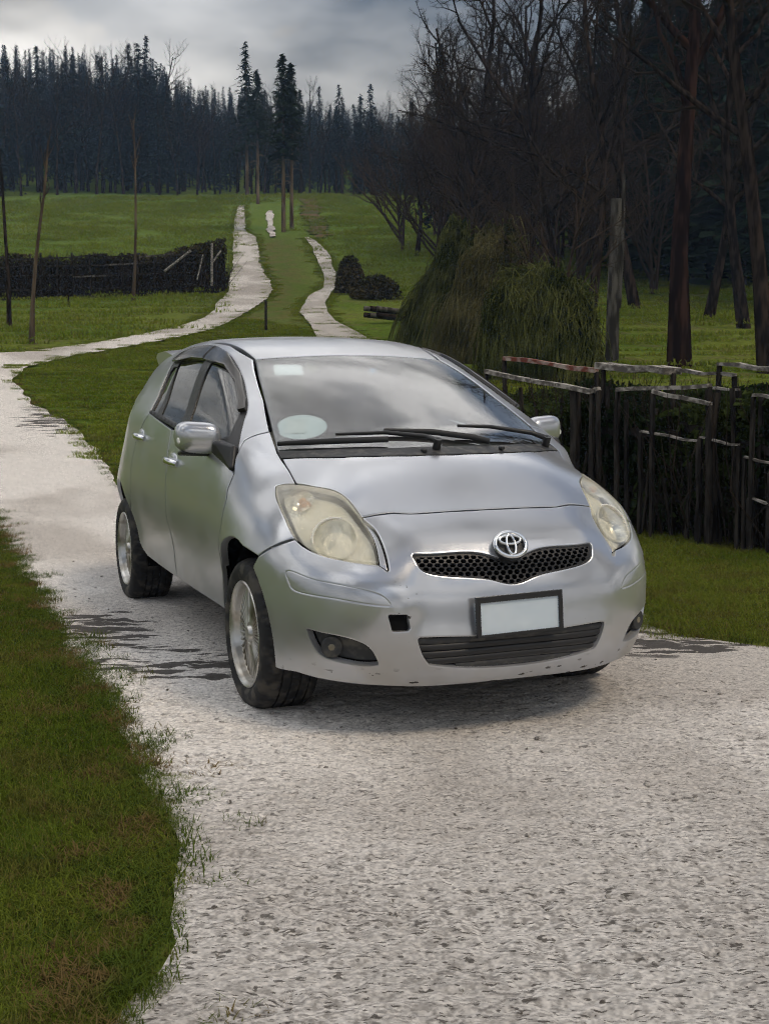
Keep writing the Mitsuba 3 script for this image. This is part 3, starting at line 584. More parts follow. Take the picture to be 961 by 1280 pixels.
# doors
FD_BOT = [(-.37,.318),(-.75,.312),(-1.16,.312)]; FD_REAR = [(-1.235,.32),(-1.222,.42),(-1.185,.55),(-1.168,.66),(-1.172,.80),(-1.200,.93),(-1.205,1.025)]
BELT = [(-1.13,1.030),(-.85,1.008),(-.55,.983),(-.30,.950)]
fdp = SIDE.to2(np.vstack([FD3, s3(BELT[::-1]), s3(FD_REAR[::-1]), s3(FD_BOT[::-1])])); FDOOR = SPoly(np.vstack([FD3 @ np.c_[SIDE.a, SIDE.b]] + [SIDE.to2(s3(BELT[::-1])), SIDE.to2(s3(FD_REAR[::-1])), SIDE.to2(s3(FD_BOT[::-1]))])).buffer(0)
RD = [*FD_REAR, (-1.745,1.083), (-1.84,1.02), (-1.96,.92), (-2.02,.80), (-2.05,.66), *_arc(-2.46, .385, 40, 10, 5), (-2.03,.335), (-1.95,.316), (-1.6,.312), (-1.26,.312)]
RDOOR = SPoly(SIDE.to2(s3(RD))).buffer(0)
def door(nm, pg):
    g = shrink(big(pg), .0045); return both(nm, g, SIDE, 'silver_paint', h=.03, flange=.02, even=40)
fdk = door('front_door', FDOOR); rdk = door('rear_door', RDOOR.difference(FDOOR))
# window opening, painted body side around it
DLO3 = np.vstack([s3([(-.178,.905),(-.205,.95),(-.245,.995)]), [(-.342,-.672,1.075),(-.44,-.629,1.143),(-.516,-.607,1.182),(-.736,-.566,1.278),(-1.037,-.535,1.370),(-1.25,-.52,1.402),(-1.45,-.52,1.412),(-1.66,-.535,1.404),(-1.80,-.56,1.378),(-1.90,-.60,1.335),(-1.885,-.63,1.285)], s3([(-1.83,1.19),(-1.75,1.083),(-1.45,1.058),(-1.13,1.030),(-.85,1.008),(-.55,.983),(-.30,.950)])])
DLO = SPoly(curve(SIDE.to2(DLO3), (0, 2, 13, 15), 5)).buffer(0)
OUT3 = [PILB[1], PILB[2], (-.467,-.537,1.177), (-.70,-.496,1.275), (-.888,-.456,1.348), (-1.2,-.468,1.41), (-1.6,-.48,1.44), (-2.1,-.47,1.44), (-2.5,-.43,1.40), (-2.72,-.46,1.27), (-2.82,-.50,1.08), (-2.88,-.54,.85), (-2.90,-.57,.6), (-2.86,-.60,.36), (-2.78,-.64,.30)]
arch_r = [(x, -.79, z) for x, z in _arc(-2.46, .385, 186, -4, 26)]
OUT = SPoly(SIDE.to2([*OUT3, *arch_r, (-1.95,-.745,.268), (-1.2,-.74,.262), (-.37,-.74,.262), *FD3[:1], *FD3[1:], PILB[0]])).buffer(0)
side_g = big(OUT.difference(DLO).difference(FDOOR).difference(RDOOR).difference(SPoly(SIDE.to2(np.vstack([FD3, s3(BELT[::-1])])) if 0 else SIDE.to2(FD3)).buffer(.001)))
sp = OUT.difference(DLO).difference(FDOOR).difference(RDOOR)
for g in getattr(sp, 'geoms', [sp]):
    g = shrink(g)
    if g.area > .004: both('body_side', g, SIDE, 'silver_paint', h=.03, flange=.02, even=10)
# roof
rf = [(-.834,0,1.366),(-.853,-.27,1.36),(-.886,-.452,1.348),(-1.2,-.466,1.41),(-1.6,-.478,1.44),(-2.1,-.468,1.44),(-2.5,-.428,1.40),(-2.66,-.36,1.36),(-2.70,0,1.36)]
r2 = TOPP.to2(rf); ROOF = SPoly(np.vstack([r2, (r2 * [-1, 1])[::-1]])).buffer(0)
one('roof', shrink(ROOF), TOPP, 'silver_paint', h=.04, flange=.02)
one('headlining', ROOF.buffer(-.01), TOPP, 'seat_cloth', h=.06, off=-.03, flange=0)
# tailgate and spoiler
HAT = Lin((-1, 0, .25), .8, 3.4); hatch3 = [(-2.66,-.36,1.36),(-2.72,-.455,1.26),(-2.83,-.50,1.06),(-2.88,-.54,.85),(-2.9,-.57,.6),(-2.88,-.60,.36),(-2.9,0,.34)]
t2 = HAT.to2(hatch3); HP = SPoly(np.vstack([t2, (t2 * [-1, 1])[::-1]])).buffer(0); t2 = HAT.to2([(-2.72,-.38,1.28),(-2.83,-.42,1.06),(-2.86,-.43,.98),(-2.9,0,.96)]); RW = SPoly(np.vstack([t2, (t2 * [-1, 1])[::-1]])).convex_hull
one('tailgate', shrink(HP.difference(RW)), HAT, 'silver_paint', h=.05); one('rear_window', RW.buffer(-.004), HAT, 'tint_glass', h=.08, off=-.008, flange=0)
sv = [];
for y in np.linspace(-.50, .50, 15): k = 1 - .25 * (abs(y) / .5) ** 4; sv.append([(-2.36, y, 1.405 - .10 * y * y), (-2.55, y, 1.43 - .11 * y * y), (-2.74, y, 1.425 - .13 * y * y), (-2.78, y, 1.40 - .13 * y * y), (-2.70, y, 1.34 - .10 * y * y), (-2.36, y, 1.34)])
V = np.array(sv).reshape(-1, 3); Fq = [(i * 6 + j, i * 6 + (j + 1) % 6, (i + 1) * 6 + (j + 1) % 6, (i + 1) * 6 + j) for i in range(14) for j in range(6)]
F_ = [t for a, b, c, d in Fq for t in ((a, b, c), (a, c, d))] + [(0, k + 1, k) for k in range(1, 5)] + [(84, 84 + k, 85 + k) for k in range(1, 5)]
m = M(V, F_); m.fix_normals(); put(CAR + '__spoiler', m, 'silver_paint', smooth=50)
# windows
def pts2(a): return SIDE.to2(np.vstack([np.atleast_2d(q) for q in a]))
FW = SPoly(curve(pts2([s3([(-1.005,1.040)]), [(-1.093,-.681,1.165),(-1.161,-.590,1.336),(-1.09,-.583,1.337),(-.914,-.585,1.314),(-.696,-.600,1.246),(-.53,-.63,1.172),(-.44,-.655,1.115)], s3([(-.40,1.05),(-.36,.978),(-.55,.997),(-.80,1.020)])]), (0, 2, 9), 5)).buffer(0)
RWN = SPoly(curve(pts2([s3([(-1.124,1.050)]), [(-1.218,-.683,1.17),(-1.300,-.588,1.349),(-1.52,-.587,1.351),(-1.762,-.602,1.336)], s3([(-1.541,1.085),(-1.33,1.066)])]), (0, 2, 4, 5), 5)).buffer(0)
QW = SPoly(pts2([s3([(-1.735,1.098),(-1.625,1.092)]), [(-1.752,-.613,1.318),(-1.835,-.610,1.312),(-1.85,-.628,1.285)]])).buffer(0)
fr_ = big(DLO.buffer(.004).difference(FW).difference(RWN).difference(QW))
both('window_frame', fr_, SIDE, 'black_plastic', h=.03, off=-.005, flange=.012)
both('side_window', FW.buffer(.004), SIDE, 'car_glass', h=.04, off=-.012, flange=0); both('side_window', RWN.buffer(.004), SIDE, 'tint_glass', h=.04, off=-.012, flange=0); both('side_window', QW.buffer(.004), SIDE, 'tint_glass', h=.04, off=-.012, flange=0)
VT = [(-.43,-.632,1.138),(-.516,-.607,1.182),(-.736,-.566,1.278),(-1.037,-.535,1.370),(-1.25,-.522,1.400)]; VL = [(-1.25,-.588,1.343),(-1.161,-.590,1.338),(-.914,-.585,1.316),(-.696,-.600,1.249),(-.53,-.63,1.174),(-.455,-.650,1.128)]
VT2 = [(-1.275,-.522,1.402),(-1.45,-.522,1.410),(-1.66,-.537,1.402),(-1.80,-.562,1.376),(-1.885,-.60,1.335)]; VL2 = [(-1.76,-.600,1.336),(-1.52,-.587,1.353),(-1.275,-.588,1.347)]
for a in (VT + VL, VT2 + VL2): both('rain_visor', SPoly(pts2([a])).buffer(-.004).buffer(.004), SIDE, 'smoked_plastic', h=.03, off=.018, flange=.02, bevel=.004)
both('belt_moulding', SPoly(pts2([s3([(-1.75,1.094),(-1.45,1.070),(-1.13,1.042),(-.85,1.019),(-.55,.993),(-.32,.963),(-.32,.953),(-.55,.983),(-.85,1.009),(-1.13,1.031),(-1.45,1.059),(-1.75,1.083)])])).buffer(0), SIDE, 'black_plastic', h=.03, off=.004, flange=.01, ring_in=.002)
# windscreen
_w = [(.165,0,1.0),(.135,-.20,1.0),(.06,-.40,1.0),(-.02,-.53,.99),(-.074,-.606,.986),(-.26,-.573,1.085),(-.467,-.537,1.177),(-.70,-.496,1.275),(-.886,-.454,1.348),(-.853,-.27,1.36),(-.834,0,1.366)]
w2 = WSP.to2(_w); WS = SPoly(np.vstack([w2, (w2 * [-1, 1])[::-1]])).buffer(0)
if not np.allclose(WSP.to2([(0, 1, 0)])[0], [-1 * WSP.to2([(0, -1, 0)])[0][0], 0], atol=1e-6): raise SystemExit('windscreen axes')
one('windscreen', shrink(WS, .003), WSP, 'screen_glass', h=.04, flange=0)
one('windscreen_border', WS.buffer(-.001).difference(WS.buffer(-.026)), WSP, 'black_plastic', h=.03, off=-.005, flange=.004)
c2 = WSP.to2([*COWL[::-1], *[_w[4], (-.02,-.53,1.0), (.05,-.40,1.013), (.12,-.20,1.02), (.145,0,1.02)]]); CW = SPoly(np.vstack([c2, (c2 * [-1, 1])[::-1]])).buffer(0)
one('cowl', CW, WSP, 'grey_plastic', h=.03, off=.003, flange=.02)
def stick(nm, g, mat, off): return one(nm, g, WSP, mat, h=.03, off=off, flange=0, ring_in=.002, bevel=0)
q = WSP.to2([(-.216, -.459, 1.086)])[0]; k_ = stick('permit_disc', SPoint(q).buffer(.102), 'sticker', -.012); tag(k_, 'pale round permit disc behind the windscreen')
k_ = stick('permit_disc__print', SPoly(WSP.to2([(-.29,-.50,1.108),(-.262,-.42,1.108),(-.16,-.46,1.062),(-.19,-.54,1.062)])).buffer(0), 'sticker_print', -.009)
stick('permit_slip', SPoly(WSP.to2([(-.814,-.389,1.335),(-.774,-.274,1.335),(-.665,-.30,1.28),(-.70,-.42,1.275)])).buffer(-.01).buffer(.012), 'sticker', -.012)
stick('windscreen_label', SPoly(WSP.to2([(-.684,.025,1.317),(-.685,.049,1.317),(-.626,.025,1.296),(-.625,.002,1.296)])).buffer(0), 'paper_blue', -.009)
# wipers, washer jets
def sur(P, off): P = np.array(P, float); return P + np.array([.39, 0, .92]) * off
for bl, am in (([(-.098,-.60,1.0),(.002,-.391,1.012),(.065,-.20,1.018)], [(-.03,-.386,1.02),(.024,-.197,1.026),(.11,-.063,1.012),(.167,-.037,.998)]), ([(-.04,-.175,1.047),(.004,.019,1.039),(.063,.169,1.018),(.10,.225,1.002)], [(-.035,.144,1.044),(-.043,.295,1.037),(-.061,.50,1.007),(-.01,.545,.985)])):
    wk = num(CAR + '__wiper'); scene[wk] = mikit.ply(tube(sur(bl, .018), [.006, .008, .008, .008][:len(bl)], 8, flat=1.5), 'black_plastic', smooth=50)
    put(wk + '__arm', tube(sur(am, .036), [.006, .008, .010, .012], 8), 'black_plastic', smooth=50)
    put(wk + '__pivot', tube([sur(am[-1], .0), sur(am[-1], .045)], .016, 14), 'black_plastic', smooth=40)
for y, x in ((-.099, .188), (.249, .165)): put(CAR + '__washer_jet', rbox((.028, .018, .014), .005, at=(x, y, .995)), 'black_plastic', smooth=30)
# door handles, mirrors
for s in (1, -1):
    for x, z, tilt in ((-1.075, .888, 4), (-1.83, .962, 5)):
        y = -float(-s3([(x, z)])[0][1]); hkk = num(CAR + '__door_handle')
        cup = trimesh.creation.icosphere(3, 1.0); cup.vertices *= (.075, .016, .036); cup.apply_translation((x, y + .006, z))
        bar = tube([(x - .085, y - .004, z - .006), (x - .06, y - .026, z - .001), (x, y - .034, z), (x + .06, y - .028, z - .002), (x + .088, y - .004, z - .010)], [.010, .012, .012, .012, .010], 10, flat=1.4)
        for mm2 in (cup, bar):
            if s == -1: mm2.vertices[:, 1] *= -1; mm2.faces = mm2.faces[:, ::-1]
        scene[hkk] = mikit.ply(bar, 'chrome', smooth=50); put(hkk + '__cup', cup, 'silver_paint', smooth=True)
    kk = num(CAR + '__door_mirror'); t = np.linspace(-1, 1, 25); V = []
    A = np.arange(40) / 40 * 2 * np.pi
    for u in t:                                     # section from the outer end to the door
        y = -.815 + .096 * u; e = (1 - abs(u) ** 4.5) ** .5 if abs(u) < 1 else 0.0
        hz = .066 * e * (1 - .10 * u * 0) ; hx = .058 * e
        V.append(np.stack([-.535 + .055 * (u + 1) * .35 + hx * np.sign(np.cos(A)) * np.abs(np.cos(A)) ** .7 * np.where(np.cos(A) < 0, .45, 1.0), np.full(40, y), 1.023 - .006 * u + hz * np.sign(np.sin(A)) * np.abs(np.sin(A)) ** .8], 1))
    F = [(i * 40 + j, i * 40 + (j + 1) % 40, (i + 1) * 40 + (j + 1) % 40) for i in range(24) for j in range(40)] + [(i * 40 + j, (i + 1) * 40 + (j + 1) % 40, (i + 1) * 40 + j) for i in range(24) for j in range(40)]
    shell = M(np.vstack(V), F); shell.merge_vertices(); shell.fix_normals()
    base = cat([hull([((-.52, -.75, .985), .020), ((-.40, -.745, .995), .024), ((-.25, -.732, .99), .016), ((-.215, -.750, .92), .014)], 2), hull([((-.555, -.88, .957), .010), ((-.52, -.745, .960), .018), ((-.505, -.88, .964), .008)], 2)])
    ind = hull([((-.500, -.892, 1.010), .012), ((-.478, -.825, 1.010), .012), ((-.500, -.892, 1.018), .012), ((-.478, -.825, 1.018), .012)], 2)
    for nm, m_, mt in (('', shell, 'silver_paint'), ('__base', base, 'black_plastic'), ('__indicator', ind, 'sticker_print')):
        if s == -1: m_ = mirror(m_)
        if nm == '': scene[kk] = mikit.ply(m_, mt, smooth=True)
        else: put(kk + nm, m_, mt, smooth=40)

# wheels
def lathe(prof_, k=120, mod=None):
    p = np.array(prof_, float); a = np.arange(k) / k * 2 * np.pi; R = np.repeat(p[:, :1], k, 1)
    if mod is not None: R = R + mod(a[None, :], np.arange(len(p))[:, None])
    V = np.stack([R * np.cos(a), np.repeat(p[:, 1:], k, 1), R * np.sin(a)], -1).reshape(-1, 3); n = len(p)
    i, j = np.meshgrid(np.arange(n - 1), np.arange(k), indexing='ij'); a0 = (i * k + j).ravel(); a1 = (i * k + (j + 1) % k).ravel()
    return M(V, np.vstack([np.c_[a0, a0 + k, a1], np.c_[a1, a0 + k, a1 + k]]))
def wheel_meshes():
    # profiles: (radius, outward distance from the hub's outer face plane at 0)
    tp_ = [(.200, -.012), (.205, .000), (.222, .010), (.245, .013), (.262, .010), (.276, .001), (.285, -.012), (.2900, -.028)]
    y = -.034
    for g in (.030, .034, .034, .030):
        tp_ += [(.2925, y), (.2925, y - .026), (.284, y - .028), (.284, y - .035)]; y -= g + .003
    tp_ += [(.2925, y), (.291, y - .018), (.283, y - .034), (.262, y - .044), (.225, y - .045), (.20, y - .035)]
    tyre = lathe(tp_, 240, lambda a, i: np.where((i >= 6) & (i <= 9), -.0045 * (np.sin(48 * a) > .72), 0) + np.where((i >= 5) & (i <= 6), -.002 * (np.sin(96 * a) > .3), 0) + np.where((i > 10) & (i < 24), -.0025 * (np.sin(60 * a + i) > .85), 0))
    lip = lathe([(.197, -.03), (.206, -.004), (.207, .004), (.203, .008), (.197, .005), (.191, -.004), (.188, -.012), (.185, -.028), (.181, -.036), (.174, -.040), (.170, -.06)], 120)
    hub = lathe([(.0005, -.006), (.026, -.006), (.030, -.010), (.034, -.020), (.050, -.022), (.055, -.028), (.057, -.05)], 60)
    sp_ = []
    for k in range(40):
        a = 2 * math.pi * k / 40; d = np.array([math.cos(a), 0, math.sin(a)])
        sp_.append(tube([d * .045 + [0, -.020, 0], d * .11 + [0, -.027, 0], d * .180 + [0, -.034, 0]], [.0030, .0036, .0052], 6, flat=1.2))
    back = lathe([(.0005, -.064), (.10, -.064), (.174, -.058)], 40)  # black disc added behind the spokes, stands for the shade in their gaps
    return tyre, lip, hub, cat(sp_), back
_wm = wheel_meshes()
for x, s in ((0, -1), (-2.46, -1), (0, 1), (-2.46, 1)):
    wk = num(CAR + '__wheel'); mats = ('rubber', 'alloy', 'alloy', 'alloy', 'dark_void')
    for nm, m, mt in zip(('tyre', 'rim', 'hub_cap', 'spokes', 'dark_backing'), _wm, mats):
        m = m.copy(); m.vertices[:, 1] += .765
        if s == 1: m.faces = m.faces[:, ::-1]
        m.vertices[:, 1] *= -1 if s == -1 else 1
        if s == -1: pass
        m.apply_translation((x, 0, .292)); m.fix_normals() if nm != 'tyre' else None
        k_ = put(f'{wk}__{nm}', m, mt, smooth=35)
        if nm == 'spokes': tag(k_, kind='stuff')
    lin = lathe([(.372, .45), (.372, .715)], 60); lin.vertices[:, 2] += .30
    lin = trimesh.intersections.slice_mesh_plane(lin, [0, 0, 1], [0, 0, .24]); disc = box((.76, .01, .5), (0, .44, .44))
    m = cat([lin, disc]); m.vertices[:, 1] *= s; m.apply_translation((x, 0, 0)); put(CAR + '__wheel_well', m, 'dark_void')
# dark inner skin and floor, so that no gap shows through
dk = simple
one('inner_skin', big(BUMP.buffer(-.012).difference(SPoly(S1.to2([(x, -.775, z) for x, z in _arc(0, .40, 80, -40, 12)] + [(0.1, -.775, .2)])))), S1, 'dark_void', off=-.07, flange=0, h=.05)
one('inner_skin', HOOD.buffer(-.01), TOPP, 'dark_void', off=-.035, flange=0, h=.05)
ins = OUT.union(FDOOR).union(RDOOR).difference(DLO.buffer(.01)); both('inner_skin', big(ins.buffer(-.006)), SIDE, 'dark_void', off=-.035, flange=0, h=.05)
put(CAR + '__floor', cat([box((2.3, 1.1, .05), (-1.3, 0, .29)), box((.8, .8, .05), (.12, 0, .27)), box((.9, 1.0, .08), (-2.45, 0, .33)), box((.10, 1.0, .03), (.45, 0, .245))]), 'dark_void')
put(CAR + '__exhaust', tube([(.3, .15, .20), (-1.0, .15, .21), (-2.3, .2, .22)], .03, 8), 'black_plastic')
# cabin
put(CAR + '__dashboard', hull([((-.15, -.50, .90), .05), ((-.15, .50, .90), .05), ((-.05, 0, .88), .05), ((-.62, -.62, .90), .06), ((-.62, .62, .90), .06), ((-.60, -.6, .60), .08), ((-.60, .6, .60), .08)], 2), 'black_plastic', smooth=40)
for y in (-.36, .36):
    sk = num(CAR + '__seat'); scene[sk] = mikit.ply(rbox((.50, .48, .16), .06, at=(-1.15, y, .52)), 'seat_cloth', smooth=True)
    put(sk + '__backrest', rbox((.14, .46, .62), .06, rot=rotm(-16, [0, 1, 0]), at=(-1.47, y, .84)), 'seat_cloth', smooth=True)
    put(sk + '__headrest', rbox((.10, .26, .17), .045, rot=rotm(-12, [0, 1, 0]), at=(-1.58, y, 1.23)), 'seat_cloth', smooth=True)
sk = num(CAR + '__seat'); scene[sk] = mikit.ply(cat([rbox((.5, 1.15, .16), .05, at=(-2.0, 0, .55)), rbox((.14, 1.15, .55), .05, rot=rotm(-20, [0, 1, 0]), at=(-2.33, 0, .84))]), 'seat_cloth', smooth=True)
c = np.array((-.80, -.36, .90)); ax = uniq((-.85, 0, .5)); a, b = frame(ax)
put(CAR + '__steering_wheel', cat([tube([c + .185 * (math.cos(t) * a + math.sin(t) * b) for t in np.linspace(0, 6.2832, 41)], .015, 8, False), tube([c - ax * .2, c], .03, 10), rbox((.03, .10, .34), .012, rot=rotm(-30, [0, 1, 0]), at=c)]), 'black_plastic', smooth=40)
put(CAR + '__rear_view_mirror', rbox((.03, .22, .06), .012, at=(-.86, 0, 1.285)), 'black_plastic', smooth=30)

# ---- things round the track ----
def W(px, s, dz=0.0):
    """a point on the terrain, s metres ahead of where the picture was taken"""
    l = (px - 480.5) * s / FPX; x, y = CAM[:2] + FWD * s + RGT * l
    return np.array([x, y, float(ground(x, y)) + dz])
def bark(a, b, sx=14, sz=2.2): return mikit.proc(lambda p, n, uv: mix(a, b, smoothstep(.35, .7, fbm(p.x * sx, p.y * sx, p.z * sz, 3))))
bsdf('bark_dark', two({'type': 'diffuse', 'reflectance': bark((.014, .011, .009), (.048, .035, .027))}))  # base colour darkened to stand in for the gloom on the right
bsdf('bark_red', two({'type': 'diffuse', 'reflectance': bark((.016, .010, .008), (.052, .028, .020), 9, 1.2)}))  # darkened likewise, the shade on the right put into the bark colour
bsdf('bark_grey', two({'type': 'diffuse', 'reflectance': bark((.05, .045, .04), (.17, .155, .135), 12, 2)}))
bsdf('bark_pine', two({'type': 'diffuse', 'reflectance': bark((.075, .055, .038), (.19, .145, .095), 6, .8)}))
bsdf('twig', two({'type': 'diffuse', 'reflectance': rgb(.036, .028, .022)}))
bsdf('twig_red', two({'type': 'diffuse', 'reflectance': rgb(.058, .043, .033)}))
def foliage(key, a, b, f=1.5, tr=.5): bsdf(key, {'type': 'principledthin', 'base_color': mikit.proc(lambda p, n, uv: mix(a, b, smoothstep(.3, .7, fbm(p.x * f, p.y * f, p.z * f, 3))) * (.65 + .7 * cell_rand(dr.floor(p.x * 40), dr.floor(p.y * 40), dr.floor(p.z * 40)))), 'roughness': .7, 'diff_trans': tr, 'spec_trans': 0.0})
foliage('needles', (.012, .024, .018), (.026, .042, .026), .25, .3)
foliage('needles_far', (.014, .024, .030), (.024, .038, .040), .05, .3)  # bluer than the near needles, distance haze mixed into the colour
foliage('ivy', (.014, .024, .009), (.055, .074, .022), 1.3, .4)
foliage('bramble', (.075, .072, .030), (.175, .160, .072), 1.6, .5)
foliage('bramble_green', (.048, .060, .018), (.135, .145, .048), 2.4, .5)
foliage('bush_dark', (.010, .016, .006), (.046, .060, .018), 2.2, .4)  # near-black leaves, the shade of the mound hollows put into their colour
foliage('brush', (.030, .030, .016), (.075, .062, .034), 1.2, .3)
simple('fence_wood_dark', bark((.012, .010, .009), (.040, .034, .028), 30, 5), .85, .2)
simple('fence_wood_pale', bark((.10, .09, .08), (.38, .355, .32), 24, 24), .8, .2)
simple('fence_paint_red', bark((.16, .045, .03), (.40, .33, .28), 16, 16), .7, .3)

def tubes(P, R, k=3):
    """many tapering tubes at once: P (B, n, 3), R (B, n)"""
    B, n, _ = P.shape; t = np.gradient(P, axis=1); t /= np.maximum(np.linalg.norm(t, axis=2, keepdims=True), 1e-9)
    ref = np.where(np.abs(t[:, :1, 2:3]) < .9, np.array([0, 0, 1.0]), np.array([1.0, 0, 0])); a = np.cross(t, np.broadcast_to(ref, t.shape)); a /= np.maximum(np.linalg.norm(a, axis=2, keepdims=True), 1e-9); b = np.cross(t, a)
    an = np.arange(k) / k * 2 * np.pi
    V = P[:, :, None] + R[:, :, None, None] * (np.cos(an)[:, None] * a[:, :, None] + np.sin(an)[:, None] * b[:, :, None])
    base = (np.arange(B)[:, None, None] * n + np.arange(n - 1)[None, :, None]) * k; j = np.arange(k)[None, None, :]; j2 = (j + 1) % k
    F = np.stack([np.stack([base + j, base + j2, base + k + j2], -1), np.stack([base + j, base + k + j2, base + k + j], -1)], -2)
    return V.reshape(-1, 3), F.reshape(-1, 3)
def bare_tree(seed, H=9.0, r0=.16, first=.30, kids=(9, 8, 6, 5), spread=(48, 45, 42, 40), up=.25, lens=(.48, .5, .52, .55), wig=.10, fork=False):
    """(trunk and limbs, twigs): levels of branches, each bending a little upwards"""
    r = np.random.default_rng(seed); n = 6
    p0 = np.zeros((1, 3)); d0 = np.array([[.03, .02, 1.0]]); L = np.array([H]); R = np.array([r0]); out = []
    for lev in range(len(kids) + 1):
        B = len(p0); P = np.zeros((B, n, 3)); P[:, 0] = p0; d = d0.copy()
        for i in range(1, n):
            d = d + wig * (1 + .5 * lev) * r.normal(size=(B, 3)) + np.array([0, 0, up * .25 * (lev > 0)]); d /= np.linalg.norm(d, axis=1, keepdims=True)
            P[:, i] = P[:, i - 1] + d * (L / (n - 1))[:, None]
        rad = R[:, None] * np.linspace(1, .35 if lev == 0 else .25, n)[None]
        if lev == 0: rad[:, 0] *= 1.35
        out.append((P, rad))
        if lev == len(kids): break
        m = kids[lev]; t = (first if lev == 0 else .18) + (1 - (first if lev == 0 else .18)) * (np.arange(m)[None] + r.random((B, m))) / m
        t = np.clip(t, 0, .99); i0 = np.floor(t * (n - 1)).astype(int); fr = (t * (n - 1) - i0)[..., None]; bi = np.arange(B)[:, None]
        q = P[bi, i0] * (1 - fr) + P[bi, i0 + 1] * fr; dd = P[bi, i0 + 1] - P[bi, i0]; dd /= np.linalg.norm(dd, axis=2, keepdims=True)
        s = r.normal(size=(B, m, 3)); s -= dd * (s * dd).sum(2, keepdims=True); s /= np.linalg.norm(s, axis=2, keepdims=True)
        ang = np.radians(spread[lev] * (.7 + .6 * r.random((B, m, 1)))); nd = dd * np.cos(ang) + s * np.sin(ang)
        L2 = (L[:, None] * lens[lev] * (.55 + .6 * r.random((B, m))) * (1.15 - .65 * t)); R2 = np.minimum(rad[bi, i0] * .62, L2 * .03 + .004)
        p0, d0, L, R = q.reshape(-1, 3), nd.reshape(-1, 3), L2.reshape(-1), R2.reshape(-1)
    def join(sel, ks):
        V, F, o = [], [], 0
        for (P, rad), k in zip(sel, ks): v, f = tubes(P, rad, k); V.append(v); F.append(f + o); o += len(v)
        return M(np.vstack(V), np.vstack(F))
    a = join(out[:2], (10, 6))
    tw = [(P[:, ::2] if i > 0 else P, rad[:, ::2] if i > 0 else rad) for i, (P, rad) in enumerate(out[2:])]
    return a, join(tw, (4, 3, 3, 3)[:len(tw)])
def kind_group(key, parts):
    scene[key] = {'type': 'shapegroup', **{k: mikit.ply(m, mt, smooth=sm) for k, (m, mt, sm) in parts.items()}}
def plant(name, kind, p, rot, sc, label, category, group=None, lean=0):
    k = num(name); scene[k] = {'type': 'instance', 'shapegroup': {'type': 'ref', 'id': kind}, 'to_world': T().translate([float(v) for v in p]).rotate([1, .3, 0], lean).rotate([0, 0, 1], float(rot)).scale(float(sc))}
    tag(k, label, category, group); return k

def conifer(seed, H=14.0, start=.25, width=1.9, n=150, q=9, tip=.12, dens=1.0):
    r = np.random.default_rng(seed); tr, ft = tubes(np.array([[[0, 0, -.3], [.05, 0, H * .3], [.0, .05, H * .65], [0, 0, H]]]), np.array([[.022 * H / 1.4, .0165 * H / 1.4, .010 * H / 1.4, .006]]) * .9, 7)
    V, F = [], []; o = 0
    for i in range(int(n * dens)):
        t = start + (1 - start) * (i + r.random()) / (n * dens); z = H * t
        Lb = width * (1 - ((t - start) / (1 - start)) ** 1.25) * (.45 + .65 * r.random()) * (.55 + .45 * min(1, (t - start) / .12 + .2)) + tip
        a = r.random() * 6.283; dx = np.array([math.cos(a), math.sin(a), 0]); sd = np.array([-dx[1], dx[0], 0])
        for j in range(q):
            u = (j + .3 + .7 * r.random()) / q; c = dx * Lb * u + np.array([0, 0, z - .42 * Lb * u * u + .05 * r.normal()]) + sd * .12 * Lb * r.normal()
            w = (.12 + .20 * (1 - u)) * (.6 + .8 * r.random()) * (.6 + .5 * Lb); e1 = (dx * (.6 + .5 * r.random()) + sd * r.normal() * .9 + np.array([0, 0, -.25 + .3 * r.normal()])) * w; e2 = (sd * (.5 + r.random()) + dx * r.normal() * .5 + np.array([0, 0, .35 * r.normal() - .2])) * w * .6
            V += [c - e1 * .4, c + e2 * .6, c + e1, c - e2 * .6]; F += [(o, o + 1, o + 2), (o, o + 2, o + 3)]; o += 4
    return M(tr, ft), M(np.array(V), np.array(F))
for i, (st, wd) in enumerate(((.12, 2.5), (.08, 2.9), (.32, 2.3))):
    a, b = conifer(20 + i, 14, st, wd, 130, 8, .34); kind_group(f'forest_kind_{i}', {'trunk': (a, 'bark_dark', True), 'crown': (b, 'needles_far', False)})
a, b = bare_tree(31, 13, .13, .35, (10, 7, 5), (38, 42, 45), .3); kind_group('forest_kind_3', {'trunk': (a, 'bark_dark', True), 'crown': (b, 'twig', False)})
# the wood on the hill
_r = np.random.default_rng(44); k = 0
def forest_tree(s, l, kind, sc):
    global k
    x, y = CAM[:2] + FWD * s + RGT * l; k += 1
    scene[f'forest__{k:03d}'] = {'type': 'instance', 'shapegroup': {'type': 'ref', 'id': kind}, 'to_world': T().translate([float(x), float(y), float(ground(x, y)) - .2]).rotate([0, 0, 1], float(_r.random() * 360)).scale([sc * .95, sc * .95, sc])}
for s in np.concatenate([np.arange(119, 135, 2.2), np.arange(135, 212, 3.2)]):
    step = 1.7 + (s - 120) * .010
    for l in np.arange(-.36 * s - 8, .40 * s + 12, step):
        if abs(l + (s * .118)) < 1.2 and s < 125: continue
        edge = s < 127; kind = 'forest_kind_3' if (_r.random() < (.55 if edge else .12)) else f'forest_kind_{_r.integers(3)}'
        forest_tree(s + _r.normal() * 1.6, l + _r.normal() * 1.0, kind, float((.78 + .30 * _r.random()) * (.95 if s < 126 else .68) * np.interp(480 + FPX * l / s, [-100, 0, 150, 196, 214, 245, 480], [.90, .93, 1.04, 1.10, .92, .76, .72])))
tag('forest', 'dark blue-green conifer wood covering the hill behind the fields', 'forest', kind='stuff')
